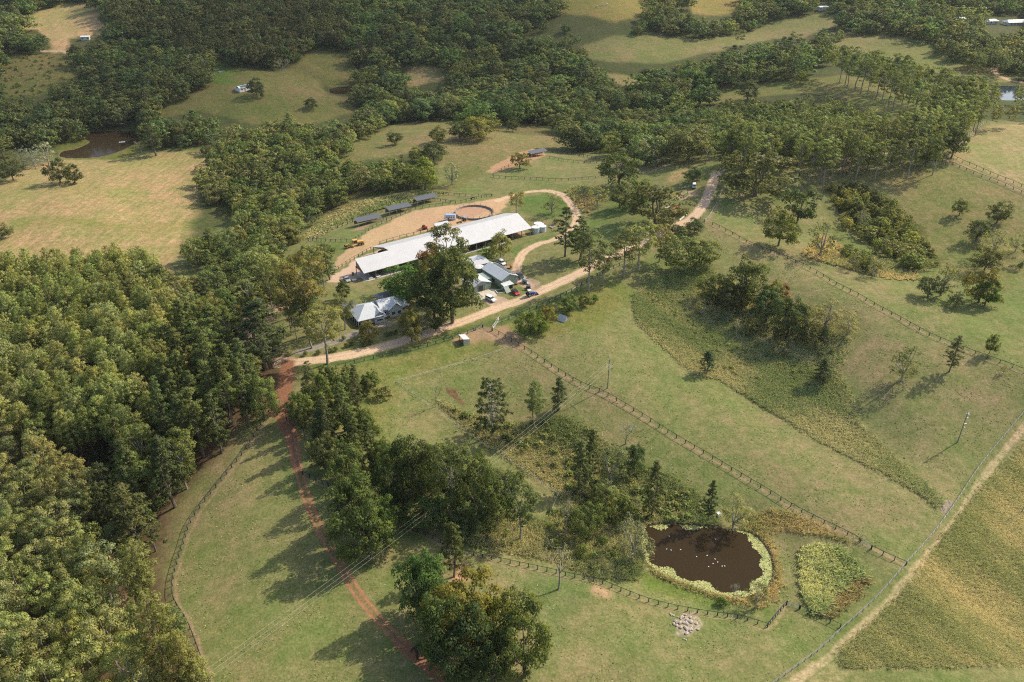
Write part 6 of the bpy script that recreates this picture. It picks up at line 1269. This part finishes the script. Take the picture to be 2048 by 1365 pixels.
b = MB().ball((0,0,.1),.28,8,sz=.6,sx=1.3).ball((.30,0,.30),.10,6).tube((.22,0,.12),(.30,0,.3),.06,n=5).mesh('body', M_WHITE); bk = MB().tube((0,0,0),(.14,0,-.02),.03,.01,4).mesh('beak', M_ORANGE)
for i, (x, y) in enumerate([(1333,1099),(1342,1101),(1361,1100),(1393,1114),(1414,1112),(1430,1119),(1435,1125),(1426,1128),(1444,1133),(1449,1133),(1417,1134),(1431,1079),(1338,1073)]):
    W = at_height(x, y, PONDS[0][1]); t = thing('duck', 'white duck floating on the brown lily pond', 'duck', tuple(W), i*1.7, 'ducks on the lily pond'); t.scale = (.55,)*3; link('body', b, t); link('beak', bk, t, (.38,0,.3))
    t['label'] = ['leftmost white duck on the pond','white duck second from the left on the pond','white duck third from the left on the pond','white duck left of the middle of the pond','white duck at the middle of the pond','upper duck of the loose group right of the pond middle','second duck of the loose group right of the pond middle','third duck of the loose group right of the pond middle','left one of two ducks side by side on the pond','right one of two ducks side by side on the pond','lowest duck on the brown pond','duck alone in the shade at the top of the pond','duck near the dead branches at the top left of the pond'][i]
for i, (x, y) in enumerate([(1205,12),(1214,11),(1195,14)]):
    quadruped('cow', ['pale cow in the meadow at the top','palest cow on the right of three in the top meadow','cow on the left of three in the top meadow'][i], x, y, 40*i, 'cow', M_CREAM, True, 1.2)
W = at_height(244, 285, PONDS[1][1]); t = thing('pontoon', 'small pale pontoon floating on the left pond', 'pontoon', tuple(W), .3); MB().box(-2,2,-.8,.8,-.1,.25).build('deck', M_CREAM, t); MB().tube((-1.9,-.6,0),(1.9,-.6,0),.25,n=8).tube((-1.9,.6,0),(1.9,.6,0),.25,n=8).build('float', M_STEEL, t)

# ------------------------------------------------------------------ cypress row, clipped bushes, agaves
cyp = [(458,640),(464,636),(470,632),(476,629),(482,625),(488,622),(494,619),(500,616),(506,612),(512,610),(518,607),(525,604),(532,601),(539,598),(546,596),(553,593),(560,590),(567,587),(574,585),(581,583)]
for i, (x, y) in enumerate(cyp):
    P = G(x, y + 6); plant('cypress', P, 5.2 + .8*((i*7)%3), 1.25, 'pencil cypress in the row along the bare drive, number %d from the left end' % (i+1) if i < 0 else ['leftmost','second','third','fourth','fifth','sixth','seventh','eighth','ninth','tenth'][i] + ' pencil cypress from the left end of the row' if i < 10 else ['tenth','ninth','eighth','seventh','sixth','fifth','fourth','third','second','rightmost'][i-10] + ' pencil cypress from the right end of the row', 'pencil cypresses in a row along the bare drive')
cb = [(686,680),(611,711),(637,708),(661,705),(671,702),(694,695),(704,692),(772,674),(782,671),(793,668),(741,690),(730,694),(720,640)]
for i, (x, y) in enumerate(cb):
    P = G(x, y); plant('bush', P, 1.7, 2.3, ['taller light clipped bush on the drive edge','leftmost clipped bush between drive and road','second clipped bush from the left between drive and road','left of the first pair of clipped bushes on the road verge','right of the first pair of clipped bushes on the road verge','left of the second pair of clipped bushes on the road verge','right of the second pair of clipped bushes on the road verge','clipped bush left of the short power pole','clipped bush at the foot of the short power pole','clipped bush right of the short power pole','leaning dark shrub in front of the house','low shrub left of the leaning one in front of the house','shrub at the house verandah corner'][i], 'clipped bushes between the house and the road', (.075,.09,.035))
# ------------------------------------------------------------------ long grass, scrub floor, lily pads: what nobody could count
def scatter_in(pts, per_m2, seed, holes=()):
    rng = np.random.default_rng(seed); P = region_world(pts); x0, y0 = P.min(0); x1, y1 = P.max(0); n = int((x1-x0)*(y1-y0)*per_m2)
    x = rng.uniform(x0, x1, n); y = rng.uniform(y0, y1, n); k = poly_sd(x, y, P, 1) < 0
    k = poly_sd(x, y, P, 4) < rng.normal(-.1, .55, n)
    for h in holes: k &= poly_sd(x, y, h, 1) > 0
    return x[k], y[k], rng
def grass_patch(name, pts, dens, hgt, cols, label, seed, holes=(), lean=(.5,-.35), wid=.17):
    """leaning blades in small clusters, straw and green in drifts"""
    x, y, rng = scatter_in(pts, dens, seed, holes); n = len(x)
    k = ((x > -260) & (x < 260) & (y > 60) & (y < 620)); x, y = x[k], y[k]; n = len(x); z = H(x, y)
    drift = .42 + .42*np.sin(x*.09 + 2.2*np.sin(y*.07+seed)+seed) + .32*np.sin(y*.15 + 1.8*np.sin(x*.12)) + .2*np.sin(x*.51+y*.37); drift = np.clip(drift - (.25*np.sin((x - y)*.055) if seed == 2 else 0) + rng.normal(0,.22,n), 0, 1)
    A, B = np.array(cols[0]), np.array(cols[1]); c = A + (B-A)*drift[:,None]; c *= rng.uniform(.75,1.3,n)[:,None]
    Vs = []; Cs = []; lv = []
    for b in range(4):
        a = rng.uniform(0, 2*pi, n); h = hgt*rng.uniform(.55,1.25,n)*(.7+.5*drift); w = wid*rng.uniform(.7,1.5,n)
        bx = x + rng.normal(0,.16,n); by = y + rng.normal(0,.16,n); tx = bx + lean[0]*h + rng.normal(0,.55,n)*h; ty = by + lean[1]*h + rng.normal(0,.55,n)*h
        ca, sa = np.cos(a)*w, np.sin(a)*w
        V = np.stack([np.stack([bx-ca,by-sa,z-.05],1), np.stack([bx+ca,by+sa,z-.05],1), np.stack([tx+ca*.45,ty+sa*.45,z+h],1), np.stack([tx-ca*.45,ty-sa*.45,z+h*1.03],1)], 1)
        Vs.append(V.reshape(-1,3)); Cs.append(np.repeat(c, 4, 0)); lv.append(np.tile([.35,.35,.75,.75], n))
    V = np.vstack(Vs); C4 = np.hstack([np.vstack(Cs), np.ones((len(V),1))])
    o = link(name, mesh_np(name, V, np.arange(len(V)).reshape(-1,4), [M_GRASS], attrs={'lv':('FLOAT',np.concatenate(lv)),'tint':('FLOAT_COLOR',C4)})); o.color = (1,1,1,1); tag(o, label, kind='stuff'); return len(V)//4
S1 = ((.55,.50,.33),(.31,.35,.18)); S2 = ((.64,.51,.31),(.37,.37,.19)); SG = ((.24,.26,.11),(.17,.21,.08)); SR = ((.66,.64,.38),(.30,.37,.18))
L_G2 = [l[0] for l in LAYERS if l[0][0] == (1265,590)][0]; L_BR = [l[0] for l in LAYERS if l[0][0] == (2250,820)][0]; L_RD = [l[0] for l in LAYERS if l[0][0] == (1600,1098)][0]; L_PD = [l[0] for l in LAYERS if l[0][0] == (1488,1060)][0]; L_G1 = [l[0] for l in LAYERS if l[0][0] == (870,800)][0]
n = grass_patch('long_grass', L_G2, 9, .9, S1, 'tall unmown grass filling the upper gully', 1, wid=.08)
n += grass_patch('long_grass', L_BR, 17, .6, ((.66,.57,.38),(.41,.415,.225)), 'tall tawny grass in the lower right field', 2, wid=.055)
n += grass_patch('long_grass', [(1735,1150),(1742,1162),(1700,1205),(1665,1237),(1635,1232),(1665,1190),(1690,1165)], 8, .7, ((.56,.42,.26),(.42,.36,.20)), 'straw-coloured grass at the lower tip of the heart-shaped patch', 13, wid=.12)
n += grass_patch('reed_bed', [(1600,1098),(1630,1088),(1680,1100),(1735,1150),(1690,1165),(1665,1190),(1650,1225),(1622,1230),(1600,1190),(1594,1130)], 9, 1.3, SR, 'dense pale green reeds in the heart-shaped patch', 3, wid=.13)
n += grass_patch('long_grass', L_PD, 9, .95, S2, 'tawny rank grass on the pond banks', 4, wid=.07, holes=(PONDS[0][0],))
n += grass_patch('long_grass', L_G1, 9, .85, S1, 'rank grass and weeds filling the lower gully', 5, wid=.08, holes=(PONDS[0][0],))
n += grass_patch('long_grass', [(600,480),(620,460),(700,405),(790,392),(870,385),(900,385),(860,400),(760,420),(700,440),(640,475)], 1.2, .9, S1, 'tall grass behind the shelter yards', 6, wid=.25)
n += grass_patch('long_grass', [(1640,470),(1700,500),(1760,520),(1830,545),(1840,560),(1780,560),(1700,540),(1600,510)], 2.2, 1.0, S2, 'rank grass at the foot of the scrub strip', 7, wid=.22)
n += grass_patch('long_grass', [(1130,385),(1160,372),(1190,400),(1180,430),(1165,425)], 2, 1.1, S2, 'tall dry grass on the bank beside the track loop', 8, wid=.22)
n += grass_patch('long_grass', [(430,600),(560,530),(640,490),(670,500),(640,560),(560,590),(460,640)], 2, 1.0, SG, 'rank green growth above the cypress row', 10, wid=.25)
# low tussocks all over the mown paddocks
x, y, rng = scatter_in([(440,1400),(352,1190),(365,1110),(490,910),(560,815),(640,760),(760,735),(1000,700),(1200,600),(1330,500),(1440,455),(1700,575),(2110,760),(2110,790),(1500,1420)], 2.0, 77, holes=[region_world(q_) for q_ in (L_G2, L_RD, L_PD, L_G1)] + [PONDS[0][0]])
k = (np.sin(x*.31+1.7*np.sin(y*.23)) + np.sin(y*.41+1.3*np.sin(x*.19)) + rng.normal(0,1.3,len(x))) > .9; x, y = x[k], y[k]
for q_, w_ in ((TRACKS[0][5], 3.2), (TWIN, 1.8)):
    k = line_d(x, y, smooth_line(GP(q_), 4)[:, :2], 6) > w_; x, y = x[k], y[k]
m = len(x); z = H(x, y); h = rng.uniform(.03,.12,m); Vs = []
for b_ in range(3):
    a = rng.uniform(0,2*pi,m); w = rng.uniform(.08,.22,m); ca, sa = np.cos(a)*w, np.sin(a)*w; lx, ly = rng.normal(0,.12,m), rng.normal(0,.12,m)
    Vs.append(np.stack([np.stack([x-ca,y-sa,z-.02],1), np.stack([x+ca,y+sa,z-.02],1), np.stack([x+lx+ca*.7,y+ly+sa*.7,z+h],1), np.stack([x+lx-ca*.7,y+ly-sa*.7,z+h],1)],1).reshape(-1,3))
cc = np.array([(.34,.36,.165),(.27,.32,.135),(.38,.34,.19)])[rng.choice(3,m,p=[.4,.3,.3])]*rng.uniform(.8,1.2,m)[:,None]; V = np.vstack(Vs); n += len(V)//4
o = link('pasture_tussocks', mesh_np('pasture_tussocks', V, np.arange(len(V)).reshape(-1,4), [M_GRASS], attrs={'lv':('FLOAT',np.full(len(V),.5)),'tint':('FLOAT_COLOR',np.hstack([np.tile(np.repeat(cc,4,0),(3,1)),np.ones((len(V),1))]))})); o.color = (1,1,1,1); tag(o, 'low grass tussocks dotting the mown paddocks', kind='stuff')
print('grass quads', n)
def weeds(name, pts, per, cols, label, seed, hr=(.8,2.0), holes=()):
    x, y, rng = scatter_in(pts, per, seed, holes); z = H(x, y); items = []
    for i in range(len(x)):
        h = rng.uniform(*hr); items.append(('bush', (x[i], y[i], z[i]-.1), h, h*rng.uniform(1.3,2.0), tuple(np.array(cols[rng.integers(len(cols))])/1.3), 0))
    return build_stuff(name, items, seed)
W1 = [(.13,.155,.065),(.15,.165,.075),(.17,.17,.085),(.12,.14,.06)]
tag(weeds('undergrowth', [(1290,590),(1400,560),(1480,600),(1600,680),(1680,700),(1660,760),(1600,800),(1520,770),(1440,740),(1360,680)], .13, W1, '', 31, (.5,1.7)), 'lumpy green undergrowth of the upper gully')
tag(weeds('undergrowth', [(1170,860),(1250,920),(1340,960),(1420,1010),(1410,1045),(1280,1045),(1200,1060),(1100,1040),(1150,1000),(1040,900),(940,850),(900,820),(1000,850),(1120,840)], .19, W1, '', 32, (.5,2.0), holes=(PONDS[0][0],)), 'lumpy green undergrowth of the lower gully')
tag(weeds('undergrowth', [(1720,800),(1800,900),(1885,1000),(1780,945),(1640,875),(1500,790),(1440,745),(1600,790)], .03, W1, '', 38, (.4,1.1)), 'low weeds along the lower end of the upper gully')
tag(weeds('undergrowth', [(930,1090),(1010,1050),(1120,1050),(1200,1060),(1270,1130),(1190,1150),(1100,1115)], .08, W1, '', 39, (.5,1.8), holes=(PONDS[0][0],)), 'weedy bushes between the lower fence and the pond')
tag(weeds('undergrowth', [(1650,370),(1710,370),(1790,395),(1830,450),(1880,530),(1840,545),(1760,500),(1690,450)], .14, [(.11,.12,.05),(.15,.15,.06),(.09,.10,.04)], '', 33, (1.2,2.6)), 'tangled undergrowth of the scrub strip')
tag(weeds('undergrowth', [(1225,985),(1330,985),(1420,1010),(1420,1048),(1300,1052),(1240,1040)], .2, W1, '', 34, (1.2,2.4), (PONDS[0][0],)), 'dense bushes on the bank behind the pond')
tag(weeds('undergrowth', CLEAR['slope_left'], .02, W1, '', 35, (1.2,2.6)), 'scattered shrubs on the rough slope at the upper left')
tag(weeds('forest_floor_growth', [(100,900),(250,880),(330,900),(330,1000),(260,1060),(300,1300),(200,1320),(180,1000)], .05, [(.05,.085,.028),(.06,.07,.03)], '', 36, (1.5,3.0)), 'green understorey shrubs below the left forest')
tag(weeds('undergrowth', [(590,760),(700,760),(780,880),(1000,930),(1020,1040),(900,1070),(760,1000),(640,930)], .03, [(.05,.07,.028)], '', 37, (1.2,2.5)), 'dark understorey below the tree mass')
# lily pads in a ring inside the shore
poly, lev = PONDS[0]; x0, y0 = poly.min(0); x1, y1 = poly.max(0); rng = np.random.default_rng(8); n = 26000
x = rng.uniform(x0,x1,n); y = rng.uniform(y0,y1,n); sd = poly_sd(x, y, poly, 2); px, py, _ = project(np.stack([x,y,np.full(n,lev)],1))
wd = np.where(py < 1075, 1.3, 2.2) + .8*np.sin(x*.8)+.5*np.sin(y*1.3); wd = np.where((px > 1415) & (px < 1470) & (py < 1090), .3, wd); wd = np.where(px > 1500, 3.1 + .6*np.sin(y), wd)
k = (sd < -.15) & (-sd < wd) & (rng.random(n) < .80*np.clip((wd+sd)/1.0+.35,0,1)); x, y = x[k], y[k]; m = len(x); r = rng.uniform(.13,.30,m); a0 = rng.uniform(0,6.3,m); zz = lev + .02 + rng.uniform(0,.10,m)
ang = np.linspace(0,2*pi,6,endpoint=False); tl = rng.normal(0,.10,(m,2))
V = np.stack([x[:,None]+r[:,None]*np.cos(ang+a0[:,None]), y[:,None]+r[:,None]*np.sin(ang+a0[:,None]), zz[:,None]+r[:,None]*(np.cos(ang+a0[:,None])*tl[:,:1]+np.sin(ang+a0[:,None])*tl[:,1:])+.02],2).reshape(-1,3)
lt = np.array([(.54,.51,.27),(.44,.46,.21),(.24,.33,.12),(.60,.40,.22)])[rng.choice(4,m,p=[.5,.27,.18,.05])]*rng.uniform(.8,1.15,m)[:,None]
o = link('lily_pads', mesh_np('lily_pads', V, np.arange(len(V)).reshape(-1,6), [M_GRASS], attrs={'lv':('FLOAT',np.full(len(V),.45)),'tint':('FLOAT_COLOR',np.hstack([np.repeat(lt,6,0),np.ones((len(V),1))]))})); o.color=(1,1,1,1); tag(o,'yellow-green lily pads ringing the brown pond',kind='stuff'); print('pads', m)

# ------------------------------------------------------------------ cumulus drifting between the sun and the far valley (its shade lies on the hills)
def cloud(name, pts, alt, cover, label_seed):
    W = region_world(pts); off = SUN_DIR[:2] * (alt / SUN_DIR[2]); W = W + off; c = W.mean(0); ext = np.abs(W - c).max(0) * 1.25
    n = 70; u = np.linspace(-1, 1, n); gx, gy = np.meshgrid(c[0] + u * ext[0], c[1] + u * ext[1]); x, y = gx.ravel(), gy.ravel()
    sd = poly_sd(x + 14*np.sin(y*.021), y + 14*np.sin(x*.017+1), W, 4000); d = sstep(.5 - sd / 90)
    lump = (np.sin(x*.013+label_seed)*np.cos(y*.016) + .6*np.sin(x*.037)*np.sin(y*.031) + .35*np.sin(x*.08+y*.06)) * .5 + .9
    top = alt + 10 + d * 70 * np.clip(lump, .15, 2); bot = alt - d * 6
    V = np.vstack([np.stack([x, y, top], 1), np.stack([x, y, bot], 1)]); i0 = (np.arange(n-1)[:,None]*n + np.arange(n-1)[None]).ravel(); F = np.stack([i0, i0+1, i0+n+1, i0+n], 1)
    keep = d[F].max(1) > .02; F = F[keep]; F = np.vstack([F, F[:, ::-1] + n*n]); me = mesh_np(name, V, F, [M_CLOUD], attrs={'dens': ('FLOAT', np.tile(d * cover * (.85 + .15*np.clip(lump,0,1)), 2))}, smooth=True); tag(link(name, me), kind='structure')
M_CLOUD = bpy.data.materials.new('cloud_vapour'); M_CLOUD.use_nodes = True; _n4 = M_CLOUD.node_tree
_n4.nodes['Principled BSDF'].inputs['Base Color'].default_value = (.85,.86,.88,1); _n4.nodes['Principled BSDF'].inputs['Roughness'].default_value = 1
_t = _n4.nodes.new('ShaderNodeBsdfTransparent'); _m = _n4.nodes.new('ShaderNodeMixShader'); _a = _n4.nodes.new('ShaderNodeAttribute'); _a.attribute_name = 'dens'
_n4.links.new(_a.outputs['Fac'], _m.inputs[0]); _n4.links.new(_t.outputs[0], _m.inputs[1]); _n4.links.new(_n4.nodes['Principled BSDF'].outputs[0], _m.inputs[2]); _n4.links.new(_m.outputs[0], _n4.nodes['Material Output'].inputs[0])
cloud('cloud', [(215,-60),(1150,-60),(1200,60),(1130,125),(1010,190),(850,225),(700,240),(500,255),(300,255),(150,262),(-200,275),(-200,115),(110,112),(215,95)], 560, .32, 1)
cloud('cloud', [(1180,150),(1300,140),(1420,215),(1560,205),(1700,235),(1650,255),(1500,265),(1400,262),(1300,250),(1200,230)], 520, .25, 2)

# ------------------------------------------------------------------ air: added to lift the blacks, even pale haze from below the lowest ground to above the camera
M_LIFT_HAZE = bpy.data.materials.new('lift_haze_air'); M_LIFT_HAZE.use_nodes = True; _h = M_LIFT_HAZE.node_tree; _h.nodes.remove(_h.nodes['Principled BSDF'])
_v = _h.nodes.new('ShaderNodeVolumePrincipled'); _v.inputs['Color'].default_value = (.82,.88,.90,1); _v.inputs['Density'].default_value = .00004; _v.inputs['Anisotropy'].default_value = .2
_h.links.new(_v.outputs[0], _h.nodes['Material Output'].inputs['Volume'])
tag(MB().box(-9700,9700,-600,9700,-60,260).build('lift_haze', M_LIFT_HAZE), kind='stuff')
